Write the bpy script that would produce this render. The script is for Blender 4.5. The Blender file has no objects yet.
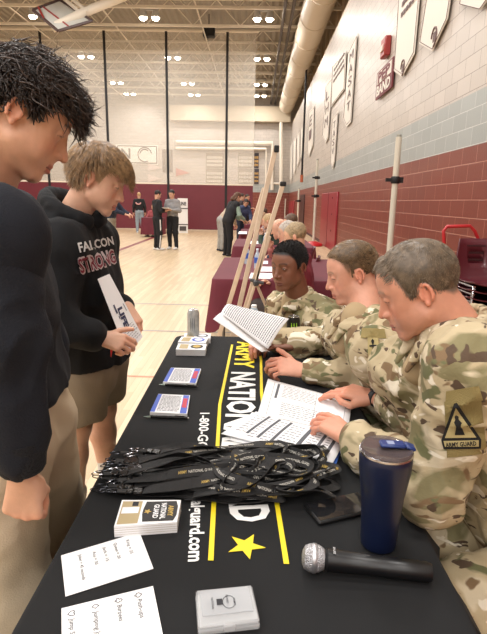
import bpy, math, random
import numpy as np
from mathutils import Vector, Matrix
from mathutils.bvhtree import BVHTree
random.seed(7); RNG=np.random.default_rng(7)
A=np.array; PI=math.pi
COL=bpy.context.scene.collection
# ---------------------------------------------------------------- camera maths
F=500.; CX,CY=243.5,317.; H=1.45
def rotm(yaw,pitch,roll):
    a=PI/2-pitch
    Rz=A([[math.cos(yaw),-math.sin(yaw),0],[math.sin(yaw),math.cos(yaw),0],[0,0,1]])
    Rx=A([[1,0,0],[0,math.cos(a),-math.sin(a)],[0,math.sin(a),math.cos(a)]])
    Rr=A([[math.cos(roll),-math.sin(roll),0],[math.sin(roll),math.cos(roll),0],[0,0,1]])
    return Rz@Rx@Rr
CR=rotm(math.radians(1.2),math.radians(13.05),math.radians(1.1)); CC=A([0,0,H])
def ray(u,v): return CR@A([(u-CX)/F,-(v-CY)/F,-1.])
def PY(u,v,y): d=ray(u,v); return CC+d*(y/d[1])
def PZ(u,v,z): d=ray(u,v); return CC+d*((z-H)/d[2])
def PX(u,v,x): d=ray(u,v); return CC+d*(x/d[0])
def unit(v): v=A(v,float); return v/np.linalg.norm(v)
def lerp(a,b,t): return A(a)*(1-t)+A(b)*t
# ---------------------------------------------------------------- colours and materials
def lin(c):
    out=[]
    for x in c[:3]:
        x=x/255.; out.append(x/12.92 if x<=.04045 else ((x+.055)/1.055)**2.4)
    return tuple(out)+(1.,)
MATS={}
def nodes(name):
    m=bpy.data.materials.new(name); m.use_nodes=True; nt=m.node_tree; b=nt.nodes['Principled BSDF']; MATS[name]=m
    return m,nt,b
def N(nt,t,**kw):
    n=nt.nodes.new(t)
    for k,v in kw.items():
        if k in n.inputs: n.inputs[k].default_value=v
        else: setattr(n,k,v)
    return n
def mat(name,c,rough=.6,metal=0,var=0,scale=30,bump=0,bscale=None,emit=0,coat=0,alpha=1,trans=0,sheen=0):
    if name in MATS: return MATS[name]
    m,nt,b=nodes(name); L=nt.links.new
    b.inputs['Base Color'].default_value=lin(c); b.inputs['Roughness'].default_value=rough; b.inputs['Metallic'].default_value=metal
    tc=N(nt,'ShaderNodeTexCoord')
    if var:
        no=N(nt,'ShaderNodeTexNoise',Scale=scale,Detail=4.); L(tc.outputs['Object'],no.inputs['Vector'])
        r=N(nt,'ShaderNodeValToRGB'); a=A(lin(c)[:3])
        r.color_ramp.elements[0].position=.3; r.color_ramp.elements[1].position=.7
        r.color_ramp.elements[0].color=(*(a*(1-var)),1); r.color_ramp.elements[1].color=(*np.minimum(a*(1+var),1),1)
        L(no.outputs['Fac'],r.inputs['Fac']); L(r.outputs['Color'],b.inputs['Base Color'])
    if bump:
        nb=N(nt,'ShaderNodeTexNoise',Scale=bscale or scale*4,Detail=3.); L(tc.outputs['Object'],nb.inputs['Vector'])
        bu=N(nt,'ShaderNodeBump',Strength=bump,Distance=.01); L(nb.outputs['Fac'],bu.inputs['Height']); L(bu.outputs['Normal'],b.inputs['Normal'])
    if emit: b.inputs['Emission Color'].default_value=lin(c); b.inputs['Emission Strength'].default_value=emit
    if coat: b.inputs['Coat Weight'].default_value=coat
    if trans: b.inputs['Transmission Weight'].default_value=trans; b.inputs['IOR'].default_value=1.3
    if alpha<1: b.inputs['Alpha'].default_value=alpha
    if sheen: b.inputs['Sheen Weight'].default_value=sheen; b.inputs['Sheen Roughness'].default_value=.5
    return m
def camo_mat():
    m,nt,b=nodes('camouflage'); L=nt.links.new; b.inputs['Roughness'].default_value=.85
    tc=N(nt,'ShaderNodeTexCoord'); mp=N(nt,'ShaderNodeMapping'); mp.inputs['Scale'].default_value=(.75,.75,1.35); L(tc.outputs['Object'],mp.inputs['Vector'])
    base=N(nt,'ShaderNodeRGB'); base.outputs[0].default_value=lin((182,166,134)); cur=base.outputs[0]
    for i,(sc,th,w,col,off) in enumerate([(9,.55,.05,(128,120,86),0),(8,.57,.04,(202,188,160),11),(13,.585,.03,(122,98,70),23),(19,.625,.02,(84,66,50),37),(16,.615,.02,(226,216,196),51),(14,.62,.03,(104,104,70),77)]):
        ad=N(nt,'ShaderNodeVectorMath',operation='ADD'); ad.inputs[1].default_value=(off,off*.7,-off); L(mp.outputs[0],ad.inputs[0])
        no=N(nt,'ShaderNodeTexNoise',Scale=float(sc),Detail=2.5,Roughness=.55,Distortion=.6); L(ad.outputs[0],no.inputs['Vector'])
        mr=N(nt,'ShaderNodeMapRange'); mr.inputs['From Min'].default_value=th; mr.inputs['From Max'].default_value=th+w; L(no.outputs['Fac'],mr.inputs['Value'])
        mx=N(nt,'ShaderNodeMix',data_type='RGBA'); L(mr.outputs[0],mx.inputs[0]); L(cur,mx.inputs[6]); mx.inputs[7].default_value=lin(col); cur=mx.outputs[2]
    L(cur,b.inputs['Base Color'])
    nb=N(nt,'ShaderNodeTexNoise',Scale=14.,Detail=5.); L(tc.outputs['Object'],nb.inputs['Vector']); bu=N(nt,'ShaderNodeBump',Strength=.5,Distance=.02); L(nb.outputs['Fac'],bu.inputs['Height']); L(bu.outputs['Normal'],b.inputs['Normal'])
    return m
def skin_mat():
    m,nt,b=nodes('skin'); L=nt.links.new
    at=N(nt,'ShaderNodeAttribute',attribute_name='Col'); tc=N(nt,'ShaderNodeTexCoord')
    no=N(nt,'ShaderNodeTexNoise',Scale=60.,Detail=4.); L(tc.outputs['Object'],no.inputs['Vector'])
    mr=N(nt,'ShaderNodeMapRange'); mr.inputs['To Min'].default_value=.9; mr.inputs['To Max'].default_value=1.1; L(no.outputs['Fac'],mr.inputs['Value'])
    mx=N(nt,'ShaderNodeVectorMath',operation='SCALE'); L(at.outputs['Color'],mx.inputs[0]); L(mr.outputs[0],mx.inputs['Scale']); L(mx.outputs[0],b.inputs['Base Color'])
    b.inputs['Roughness'].default_value=.5; b.inputs['Subsurface Weight'].default_value=.12; b.inputs['Subsurface Radius'].default_value=(.012,.005,.003); b.inputs['Subsurface Scale'].default_value=.5
    n2=N(nt,'ShaderNodeTexNoise',Scale=260.,Detail=3.); L(tc.outputs['Object'],n2.inputs['Vector']); bu=N(nt,'ShaderNodeBump',Strength=.12,Distance=.003); L(n2.outputs['Fac'],bu.inputs['Height']); L(bu.outputs['Normal'],b.inputs['Normal'])
    return m
CAMO=camo_mat(); SKIN=skin_mat()
# ---------------------------------------------------------------- object helpers
ORG={}
def tag(o,label=None,cat=None,group=None,kind=None):
    if label: o['label']=label
    if cat: o['category']=cat
    if group: o['group']=group
    if kind: o['kind']=kind
    return o
def empty(name,loc,label=None,cat=None,group=None,rz=0):
    o=bpy.data.objects.new(name,None); COL.objects.link(o); o.location=tuple(float(x) for x in loc); o.rotation_euler=(0,0,rz); o.empty_display_size=.05
    ORG[o.name]=A(loc,float); return tag(o,label,cat,group)
class MB:
    def __init__(s): s.v=[];s.f=[];s.m=[];s.c=None
    def add(s,v,f,mi=0):
        o=len(s.v); s.v.extend([tuple(map(float,p)) for p in v]); s.f.extend([tuple(int(i)+o for i in q) for q in f]); s.m.extend([mi]*len(f)); return s
    def box(s,c,size,R=None,mi=0,bev=0):
        c=A(c,float); h=A(size,float)/2
        if bev:
            b=min(bev,h.min()*.98); vs=[]
            # chamfered box: 24 vertices
            idx={}
            for sx in(-1,1):
                for sy in(-1,1):
                    for sz in(-1,1):
                        for ax in range(3):
                            q=h.copy()-b; q[ax]+=b; idx[(sx,sy,sz,ax)]=len(vs); vs.append(q*A([sx,sy,sz]))
            fs=[]
            for ax in range(3):
                o1,o2=[a for a in range(3) if a!=ax]
                for sg in(-1,1):
                    ring=[]
                    for (a1,a2) in((-1,-1),(1,-1),(1,1),(-1,1)):
                        k=[0,0,0];k[ax]=sg;k[o1]=a1;k[o2]=a2; ring.append(idx[(*k,ax)])
                    flip=(sg<0)^(ax==1); fs.append(ring[::-1] if flip else ring)
            for ax in range(3):
                o1,o2=[a for a in range(3) if a!=ax]
                for a1 in(-1,1):
                    for a2 in(-1,1):
                        q=[]
                        for (sg,wa) in((-1,o1),(1,o1),(1,o2),(-1,o2)):
                            k=[0,0,0];k[ax]=sg;k[o1]=a1;k[o2]=a2; q.append(idx[(*k,wa)])
                        n=np.cross(vs[q[1]]-vs[q[0]],vs[q[2]]-vs[q[0]]); d=A([0.,0,0]);d[o1]=a1;d[o2]=a2
                        fs.append(q if n@d>0 else q[::-1])
            for sx in(-1,1):
                for sy in(-1,1):
                    for sz in(-1,1):
                        q=[idx[(sx,sy,sz,a)] for a in range(3)]
                        n=np.cross(vs[q[1]]-vs[q[0]],vs[q[2]]-vs[q[0]]); fs.append(q if n@A([sx,sy,sz])>0 else q[::-1])
            vs=A(vs)
        else:
            vs=A([[x,y,z] for x in(-1,1) for y in(-1,1) for z in(-1,1)])*h
            fs=[(0,1,3,2),(4,6,7,5),(0,4,5,1),(2,3,7,6),(0,2,6,4),(1,5,7,3)]
        if R is not None: vs=vs@A(R).T
        return s.add(vs+c,fs,mi)
    def tube(s,pts,r,n=8,mi=0,cap=True,up=None):
        P=A(pts,float); m=len(P); r=np.ones(m)*r if np.isscalar(r) else A(r,float)
        T=np.gradient(P,axis=0); T/=np.linalg.norm(T,axis=1)[:,None]+1e-12
        u=A(up,float) if up is not None else (A([0,0,1.]) if abs(T[0][2])<.9 else A([1.,0,0]))
        vs=[]
        for i in range(m):
            u=u-T[i]*(u@T[i]); u/=np.linalg.norm(u)+1e-12; w=np.cross(T[i],u)
            for k in range(n):
                a=2*PI*k/n; vs.append(P[i]+r[i]*(u*math.cos(a)+w*math.sin(a)))
        fs=[(i*n+k,i*n+(k+1)%n,(i+1)*n+(k+1)%n,(i+1)*n+k) for i in range(m-1) for k in range(n)]
        if cap: fs+= [tuple(range(n))[::-1],tuple((m-1)*n+k for k in range(n))]
        return s.add(vs,fs,mi)
    def lathe(s,prof,c=(0,0,0),n=24,R=None,mi=0):
        vs=[];
        for (r,z) in prof:
            for k in range(n): a=2*PI*k/n; vs.append([r*math.cos(a),r*math.sin(a),z])
        m=len(prof); vs=A(vs)
        if R is not None: vs=vs@A(R).T
        fs=[(i*n+k,i*n+(k+1)%n,(i+1)*n+(k+1)%n,(i+1)*n+k) for i in range(m-1) for k in range(n)]
        fs+=[tuple(range(n))[::-1],tuple((m-1)*n+k for k in range(n))]
        return s.add(vs+A(c),fs,mi)
    def prism(s,out,n,d,mi=0):
        "outline of 3-D points, extruded by vector n*d"
        o=A(out,float); n=unit(n)*d; k=len(o)
        return s.add(np.vstack([o,o+n]),[tuple(range(k))[::-1],tuple(range(k,2*k))]+[(i,(i+1)%k,k+(i+1)%k,k+i) for i in range(k)],mi)
    def ribbon(s,P,W,th=.0015,mi=0):
        "strip along P with half-width vectors W"
        P=A(P);W=A(W);T=np.gradient(P,axis=0);Nn=np.cross(T,W);Nn/=np.linalg.norm(Nn,axis=1)[:,None]+1e-12
        m=len(P); vs=np.vstack([P-W+Nn*th/2,P+W+Nn*th/2,P+W-Nn*th/2,P-W-Nn*th/2]); fs=[]
        for i in range(m-1):
            for a in range(4):
                b=(a+1)%4; fs.append((a*m+i,a*m+i+1,b*m+i+1,b*m+i))
        fs+=[(0,m,2*m,3*m),(m-1,4*m-1,3*m-1,2*m-1)]
        return s.add(vs,fs,mi)
def mk(name,mb,mats,parent=None,smooth=None,org=None,label=None,cat=None,group=None,kind=None,bevel=0,solid=0,subd=0):
    v=A(mb.v,float).reshape(-1,3)
    if parent is not None: org=ORG[parent.name]
    elif org is None: org=A([v[:,0].mean(),v[:,1].mean(),v[:,2].min()])
    v=v-A(org); me=bpy.data.meshes.new(name); me.from_pydata(v.tolist(),[],mb.f)
    if not isinstance(mats,(list,tuple)): mats=[mats]
    for m in mats: me.materials.append(m)
    if len(mats)>1: me.polygons.foreach_set('material_index',mb.m)
    if smooth is None or smooth: me.polygons.foreach_set('use_smooth',[True]*len(me.polygons))
    if mb.c is not None:
        ca=me.color_attributes.new('Col','FLOAT_COLOR','POINT'); ca.data.foreach_set('color',np.c_[mb.c,np.ones(len(mb.c))].astype(np.float32).ravel())
    me.validate(); me.update()
    if smooth is None: 
        try: me.set_sharp_from_angle(angle=math.radians(38))
        except Exception: pass
    o=bpy.data.objects.new(name,me); COL.objects.link(o)
    if parent is not None: o.parent=parent; ORG[o.name]=A(org)
    else: o.location=tuple(org); ORG[o.name]=A(org)
    if bevel: b=o.modifiers.new('b','BEVEL'); b.width=bevel; b.segments=2; b.limit_method='ANGLE'
    if solid: b=o.modifiers.new('s','SOLIDIFY'); b.thickness=solid
    if subd: b=o.modifiers.new('d','SUBSURF'); b.levels=subd; b.render_levels=subd
    return tag(o,label,cat,group,kind)
def copy_tree(o,parent=None):
    c=o.copy(); COL.objects.link(c)
    if parent is not None: c.parent=parent
    ORG[c.name]=ORG.get(o.name,A([0,0,0.]))
    for ch in list(o.children): copy_tree(ch,c)
    return c
def place(o,loc,rz=0,rx=0,ry=0,label=None,group=None,scale=None):
    o.location=tuple(float(x) for x in loc); o.rotation_euler=(rx,ry,rz)
    if scale: o.scale=(scale,)*3
    return tag(o,label,None,group)
# ---------------------------------------------------------------- lettering
_tc={}
def text2d(s,bold=0.0,ext=0):
    k=(s,bold)
    if k in _tc: return _tc[k]
    cu=bpy.data.curves.new('t','FONT'); cu.body=s; cu.size=1; cu.offset=bold; cu.resolution_u=2
    ob=bpy.data.objects.new('t',cu); COL.objects.link(ob); dg=bpy.context.evaluated_depsgraph_get(); me=bpy.data.meshes.new_from_object(ob.evaluated_get(dg))
    v=A([list(p.co) for p in me.vertices]).reshape(-1,3)[:,:2]; f=[tuple(p.vertices) for p in me.polygons]
    bpy.data.objects.remove(ob); bpy.data.curves.remove(cu); bpy.data.meshes.remove(me)
    v=v-A([v[:,0].min(),0]); _tc[k]=(v,f); return _tc[k]
def text(mb,s,o,ux,uy,h,w=None,bold=.0,mi=0,center=False,fn=None):
    "cap height h, width w (optional); baseline start at o, along ux, up uy"
    v,f=text2d(s,bold); v=v.copy(); sy=h/.69; sx=sy if w is None else w/max(v[:,0].max(),1e-6)
    x=v[:,0]*sx; y=v[:,1]*sy
    if center: x=x-x.max()/2
    if fn is not None: mb.add(fn(x,y),f,mi); return x.max()
    mb.add(A(o)+np.outer(x,unit(ux))+np.outer(y,unit(uy)),f,mi); return x.max()
# ---------------------------------------------------------------- implicit surfaces
def cone(a,b,ra,rb=None,k=.03,sq=None,op='+'): return dict(t='c',a=A(a,float),b=A(b,float),ra=ra,rb=ra if rb is None else rb,k=k,sq=sq,op=op)
def ell(c,r,R=None,k=.02,op='+'): return dict(t='e',c=A(c,float),r=A([r]*3 if np.isscalar(r) else r,float),R=None if R is None else A(R,float),k=k,op=op)
def smin(a,b,k):
    h=np.clip(.5+.5*(b-a)/k,0,1); return b*(1-h)+a*h-k*h*(1-h)
def bbox(p):
    if p['t']=='c':
        m=max(p['ra'],p['rb']); return np.minimum(p['a'],p['b'])-m, np.maximum(p['a'],p['b'])+m
    m=p['r'].max() if p['R'] is not None else p['r']; return p['c']-m,p['c']+m
def pdist(p,X,Y,Z):
    if p['t']=='c':
        a,b=p['a'],p['b']; d=b-a
        qx,qy,qz=X-a[0],Y-a[1],Z-a[2]
        t=np.clip((qx*d[0]+qy*d[1]+qz*d[2])/(d@d+1e-12),0,1)
        rx,ry,rz=qx-t*d[0],qy-t*d[1],qz-t*d[2]
        if p['sq'] is not None:
            ax,fa=unit(p['sq'][0]),p['sq'][1]; s=(rx*ax[0]+ry*ax[1]+rz*ax[2])*(fa-1)
            rx,ry,rz=rx+s*ax[0],ry+s*ax[1],rz+s*ax[2]
        return np.sqrt(rx*rx+ry*ry+rz*rz)-(p['ra']+(p['rb']-p['ra'])*t)
    q=[X-p['c'][0],Y-p['c'][1],Z-p['c'][2]]
    if p['R'] is not None:
        R=p['R']; q=[R[0,i]*q[0]+R[1,i]*q[1]+R[2,i]*q[2] for i in range(3)]
    r=p['r']; k0=np.sqrt(sum((q[i]/r[i])**2 for i in range(3))); k1=np.sqrt(sum((q[i]/r[i]**2)**2 for i in range(3)))+1e-9
    return k0*(k0-1)/k1
CORN=A([[i,j,k] for i in(0,1) for j in(0,1) for k in(0,1)])
EDG=[(a,b) for a in range(8) for b in range(a+1,8) if abs(CORN[a]-CORN[b]).sum()==1]
def nets(prims,h,clip=None):
    lo=np.min([bbox(p)[0] for p in prims if p['op']=='+'],axis=0)-3*h-.004; hi=np.max([bbox(p)[1] for p in prims if p['op']=='+'],axis=0)+3*h+.004
    n=np.ceil((hi-lo)/h).astype(int)+1; ax=[(lo[i]+h*np.arange(n[i])).astype(np.float32) for i in range(3)]
    f=np.full(n,1.,np.float32)
    for p in prims:
        a,b=bbox(p); m=p['k']+2.5*h+.004
        i0=np.maximum(np.floor((a-m-lo)/h).astype(int),0); i1=np.minimum(np.ceil((b+m-lo)/h).astype(int)+1,n)
        if (i1<=i0).any(): continue
        sl=tuple(slice(i0[i],i1[i]) for i in range(3))
        X=ax[0][sl[0]][:,None,None];Y=ax[1][sl[1]][None,:,None];Z=ax[2][sl[2]][None,None,:]
        d=pdist(p,X,Y,Z)
        f[sl]=smin(f[sl],d,p['k']) if p['op']=='+' else -smin(-f[sl],d,p['k'])
    if clip is not None:
        X,Y,Z=np.meshgrid(*ax,indexing='ij')
        for (c,nn) in clip: f=np.maximum(f,(X-c[0])*nn[0]+(Y-c[1])*nn[1]+(Z-c[2])*nn[2])
    s=f<0
    cnt=sum(s[c[0]:n[0]-1+c[0],c[1]:n[1]-1+c[1],c[2]:n[2]-1+c[2]].astype(np.int8) for c in CORN)
    act=np.argwhere((cnt>0)&(cnt<8)); ids=np.full(n-1,-1,np.int64); ids[tuple(act.T)]=np.arange(len(act))
    cv=np.stack([f[tuple((act+c).T)] for c in CORN],1); pos=np.zeros((len(act),3)); w=np.zeros(len(act))
    for (a,b) in EDG:
        va,vb=cv[:,a],cv[:,b]; m=(va<0)!=(vb<0); t=np.where(m,va/(va-vb+1e-20),0)[:,None]
        pos+=np.where(m[:,None],CORN[a]*(1-t)+CORN[b]*t,0); w+=m
    V=lo+h*(act+pos/w[:,None]); faces=[]
    for axis in range(3):
        o1,o2=[(1,2),(2,0),(0,1)][axis]
        sa=[slice(0,n[i]) for i in range(3)]; sb=list(sa); sa[axis]=slice(0,n[axis]-1); sb[axis]=slice(1,n[axis])
        e=np.argwhere(s[tuple(sa)]!=s[tuple(sb)]); e=e[(e[:,o1]>0)&(e[:,o2]>0)&(e[:,o1]<n[o1]-1)&(e[:,o2]<n[o2]-1)]
        ins=s[tuple(e.T)]; q=[]
        for (d1,d2) in((-1,-1),(0,-1),(0,0),(-1,0)):
            g=e.copy(); g[:,o1]+=d1; g[:,o2]+=d2; q.append(ids[tuple(g.T)])
        q=np.stack(q,1); q[~ins]=q[~ins][:,::-1]; faces.append(q)
    Fc=np.vstack(faces); return V,Fc[(Fc>=0).all(1)]
def vnormals(V,Fc):
    n=np.cross(V[Fc[:,2]]-V[Fc[:,0]],V[Fc[:,3]]-V[Fc[:,1]]); o=np.zeros_like(V)
    for i in range(4): np.add.at(o,Fc[:,i],n)
    return o/(np.linalg.norm(o,axis=1)[:,None]+1e-12)
TAB=RNG.random((32,32,32)).astype(np.float32)
def vnoise(P,s=1.,o=0.):
    P=P*s+o+100.37; i=np.floor(P).astype(int); f=P-i; f=f*f*(3-2*f); r=0
    for c in CORN:
        w=np.prod(np.where(c,f,1-f),axis=1); q=(i+c)%32; r=r+w*TAB[q[:,0],q[:,1],q[:,2]]
    return r*2-1
def folds(V,Fc,amp=.006,fr=11.,seed=0.,stretch=(1,1,.6),fine=.35):
    n=vnormals(V,Fc); Q=V*A(stretch)
    Q=Q+.05*np.stack([vnoise(V,6,seed+9),vnoise(V,6,seed+19),vnoise(V,6,seed+29)],1)
    a=1-2*np.abs(vnoise(Q,fr,seed)); b=1-2*np.abs(vnoise(Q,fr*2.3,seed+5)); return V+n*(amp*(.7*a+fine*b))[:,None]
# ---------------------------------------------------------------- heads, hands, bodies
def ear_prims(sx):
    c=A([sx*.0695,-.012,.001]); P=[]
    P.append(ell(c,(.006,.015,.025),rotz(-sx*.22),k=.010))
    pts=[]
    for i in range(9):
        a=math.radians(-50+i*36); pts.append(c+A([sx*(.006+.006*math.sin(max(0,a)*.5)),0,0])+A([0,.0155*math.cos(a)*1.0,.028*math.sin(a)+.002]))
    # helix runs from the front, over the top, down the back to the lobe
    pts=[c+A([sx*(.004+.006*(.5-.5*math.cos(math.radians(t)))),.0125*math.cos(math.radians(t))-.003,.0235*math.sin(math.radians(t))+.003]) for t in range(20,260,30)]
    for a,b in zip(pts[:-1],pts[1:]): P.append(cone(a,b,.0042,.0042,k=.003))
    P.append(ell(c+A([sx*.004,.004,-.023]),(.005,.006,.007),k=.005))
    P.append(ell(c+A([sx*.012,.003,0]),(.007,.008,.013),k=.004,op='-'))
    P.append(cone(c+A([sx*.004,.013,.004]),c+A([sx*.005,.012,-.006]),.0045,k=.004))
    return P
def rotz(a): return A([[math.cos(a),-math.sin(a),0],[math.sin(a),math.cos(a),0],[0,0,1]])
def head_prims(fine=True,w=1.,nose=1.,jaw=1.,lid=.3,lips=1.):
    P=[ell((0,-.006,.044),(.0745,.096,.086)), ell((0,.030,.048),(.064,.062,.062),k=.02),
       ell((0,.038,-.022),(.056,.052,.068),k=.02)]
    for s in(-1,1):
        P+=[cone((s*.051*jaw,.008,-.050),(s*.02,.074,-.088),.016,.015,k=.028), ell((s*.042,.058,-.010),(.02,.02,.018),k=.02), ell((s*.044,.030,-.035),(.0175,.030,.032),k=.02), ell((s*.034,.062,-.040),(.02,.018,.026),k=.02), ell((s*.055,.045,.025),(.013,.02,.03),k=.02)]
    P+=[ell((0,.080,-.088),(.02,.016,.017),k=.015), ell((0,.072,-.055),(.034,.028,.026),k=.015)]
    if not fine:
        P+=[cone((0,.088,.02),(0,.112,-.02),.009,.013,k=.01)]
        for s in(-1,1): P+=[ell((s*.031,.1,.018),.013,k=.012,op='-'),ell((s*.078,-.01,0),(.009,.018,.03),k=.006)]
        return P
    for s in(-1,1):
        P+=[cone((s*.012,.087,.035),(s*.044,.072,.036),.009,.008,k=.012), ell((s*.032,.101,.017),(.017,.016,.0125),k=.012,op='-'),
            ell((s*.031,.0765,.0165),(.0155,.0150,.0135),k=.004)]
    P+=[ell((0,.086,-.036),(.021,.017,.018),k=.012), cone((0,.088,.012),(0,.096,-.022),.011,.013,k=.010), cone((0,.086,.030),(0,.104+.004*nose,-.012),.0085,.0085,k=.009), cone((0,.104+.004*nose,-.012),(0,.110+.004*nose,-.021),.0085,.0095,k=.006)]
    for s in(-1,1):
        P+=[ell((s*.0135,.101,-.024),(.0075,.010,.008),k=.006), ell((s*.0065,.108,-.031),(.0035,.006,.003),k=.002,op='-')]
        P+=[cone((s*.022,.088,-.058),(s*.005,.0995,-.0525),.004*lips,.0058*lips,k=.005), cone((s*.019,.088,-.0635),(0,.0985,-.066),.0045*lips,.0066*lips,k=.005)]
        P+=[cone((s*.024,.092,-.0595),(0,.1085,-.0592),.0018,.0024,k=.0025,op='-')]
        zc=.0165-.003+.004*lid
        P+=[ell((s*.0315,.094,zc-.001),(.0125,.010,.0012+.0042*lid),k=.0015,op='-')]
    P+=[ell((0,.110,-.078),(.014,.010,.006),k=.01,op='-')]
    for s in(-1,1): P+=ear_prims(s)
    return P
HLY=[-.12,-.07,-.04,-.026,-.006,.010,.024,.042,.06,.10]; HLZ=[-.045,-.042,-.012,.022,.032,.006,.0,.052,.078,.088]
def hairline(y,rec=0.): return np.interp(y,HLY,HLZ)+rec*np.clip((A(y)-.03)/.03,0,1)
class Head:
    def __init__(s,c,f,up=(0,0,1),sc=1.):
        s.c=A(c,float); f=unit(f); x=unit(np.cross(f,up)); z=np.cross(x,f); s.R=np.stack([x,f,z],1); s.s=sc
    def w(s,p): return s.c+(A(p)*s.s)@s.R.T
    def l(s,p): return ((A(p)-s.c)@s.R)/s.s
def head_from_ear(ear,f,side,sc=1.,up=(0,0,1)):
    h=Head((0,0,0),f,up,sc); h.c=A(ear)-(A([side*.078,-.008,0])*sc)@h.R.T; return h
def skincols(L,base,hair,rec=0.,fade=.012,lipc=(168,92,84),stub=0.,brow=1.,fuzz=0,lid=.3):
    b=A(lin(base)[:3]); c=np.tile(b,(len(L),1)); x,y,z=L[:,0],L[:,1],L[:,2]; hc=A(lin(hair)[:3]); lc=A(lin(lipc)[:3])
    def mixc(m,col): nonlocal c; m=np.clip(m,0,1)[:,None]; c=c*(1-m)+A(col)*m
    red=b*A([1.12,.80,.76])
    mixc(.55*np.exp(-(((np.abs(x)-.042)/.02)**2+((y-.075)/.03)**2+((z+.018)/.02)**2)),red)
    mixc(.6*np.exp(-((x/.014)**2+((y-.11)/.016)**2+((z+.02)/.012)**2)),red)
    mixc(.55*(np.abs(x)>.073)*(np.abs(y+.01)<.03)*(np.abs(z)<.04),red)
    if stub: mixc(stub*np.clip((.0-z)/.03,0,1)*np.clip((y+.02)/.03,0,1)*(z>-.13)*(np.abs(x)<.075)*(1-np.exp(-((np.abs(x)-.04)/.02)**2)*(z>-.035)),b*.55+hc*.25)
    # lips
    up=np.exp(-((z+.0535)/.0045)**4)*(np.abs(x)<.0235-.2*np.abs(z+.058))*(y>.082); lo=np.exp(-((z+.0655)/.0055)**4)*(np.abs(x)<.021)*(y>.082)
    mixc(.85*np.maximum(up,lo),lc); mixc(.8*(np.abs(z+.0594)<.0016)*(np.abs(x)<.024)*(y>.082),lc*.35)
    # brows, lashes, scalp
    bz=.0385+.004*np.sin((np.abs(x)-.012)/.036*PI)
    mixc(brow*.85*np.exp(-((z-bz)/.0042)**2)*(np.abs(x)>.012)*(np.abs(x)<.05)*(y>.05),hc*.9+b*.1)
    zs=.0165-.003+.004*lid+.0014+.0042*lid-(((np.abs(x)-.0315)/.0135)**2)*.004
    mixc(.9*np.exp(-((z-zs)/.0014)**2)*(np.abs(np.abs(x)-.0315)<.0145)*(y>.07),A([.012,.008,.007]))
    hl=hairline(y,rec)+.016*np.clip((-.03-y)/.02,0,1); m=(z-hl)/fade+.5*(fade<.02); ear=(np.abs(x)>.068)&(((y+.012)/.018)**2+((z-.001)/.031)**2<1)
    m=np.where(ear,0,m); mixc(np.clip(m,0,1)*(1-.15*fuzz),hc)
    return c
def build_head(hd,mb,res,base,hair,neck=None,fine=True,nr=.052,**kw):
    sk={k:kw.pop(k) for k in('fade','rec','lipc','stub','brow','fuzz') if k in kw}; lid=kw.get('lid',.3)
    P=head_prims(fine,**kw)
    if neck is not None:
        nl=hd.l(neck); P.insert(0,cone((0,-.022,-.035),nl,nr,nr*1.12,k=.02)); P.insert(1,cone((0,.012,-.06),nl+A([0,.02,0]),nr*.62,nr*.75,k=.02))
    V,Fc=nets(P,res/hd.s); col=skincols(V,base,hair,lid=lid,**sk); mb.add(hd.w(V),Fc); mb.cl.append(col)
def hand(mb,wr,fd,dors,side,base,res=.0028,curl=(.3,.35,.4,.45),c2=1.,spread=.06,thumb=(0,0,0),s=1.,elbow=None,point=None):
    """fd: towards fingers, dors: back of hand, side +1 right / -1 left"""
    y=unit(fd); z=unit(A(dors)-y*(A(dors)@y)); x=np.cross(y,z)*side   # x towards the little finger
    R=np.stack([x,y,z],1)
    P=[]; xs=[-.030,-.010,.010,.028]; ky=[.088,.092,.087,.078]; ls=[(.043,.026,.021),(.047,.030,.022),(.043,.028,.022),(.034,.021,.019)]; rr=[.0098,.0098,.0092,.0082]
    P.append(cone((0,-.0,0),(0,.03,0),.021,.022,k=.015,sq=((0,0,1),1.35)))
    for i in range(4): P.append(cone((xs[i]*.55,.015,0),(xs[i],ky[i],.002),.0145,.0115,k=.012,sq=((0,0,1),1.1)))
    P.append(cone((-.022,.02,-.008),(-.03,.05,-.012),.016,.012,k=.012))
    if elbow is not None:
        e=(A(elbow)-A(wr))@R/s; e=e/np.linalg.norm(e)*.12; P.append(cone((0,0,0),e,.022,.031,k=.015,sq=((0,0,1),1.15)))
    for i in range(4):
        p=A([xs[i],ky[i],.002]); a=-curl[i]; sp=(xs[i]+.0)*spread/.03; r=rr[i]; c=curl[i]
        for j,L in enumerate(ls[i]):
            d=A([math.sin(sp)*math.cos(a),math.cos(a)*math.cos(sp),math.sin(a)]); q=p+d*L; r2=r*(.94 if j<2 else .86)
            P.append(cone(p,q,r,r2,k=.003)); p=q; r=r2; a-=c*(1.15 if j==0 else .75)*c2
    t=A(thumb,float); p=A([-.026,.028,-.010]); d=unit(A([-.75,.75,-.25])+t)
    q=p+d*.042; P.append(cone(p,q,.0135,.011,k=.008)); d=unit(A([-.42,.9,-.15])+t*1.3); p=q; q=p+d*.030; P.append(cone(p,q,.011,.0100,k=.003)); d=unit(A([-.15,1,-.1])+t*1.5); P.append(cone(q,q+d*.022,.0100,.0085,k=.003))
    V,Fc=nets(P,res/s); W=A(wr)+(V*s)@R.T
    if np.linalg.det(R)<0: Fc=Fc[:,::-1]
    b=A(lin(base)[:3]); c=np.tile(b,(len(V),1)); m=np.clip((V[:,1]-.075)/.05,0,.35)[:,None]; c=c*(1-m)+b*A([1.1,.78,.72])*m
    mb.add(W,Fc); mb.cl.append(c)
def mesh_part(name,prims,res,material,parent,fold=None,clip=None,smooth=True,**kw):
    V,Fc=nets(prims,res,clip)
    if fold: V=folds(V,Fc,**fold)
    mb=MB(); mb.add(V,Fc); o=mk(name,mb,material,parent,smooth=smooth,**kw); return o
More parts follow.
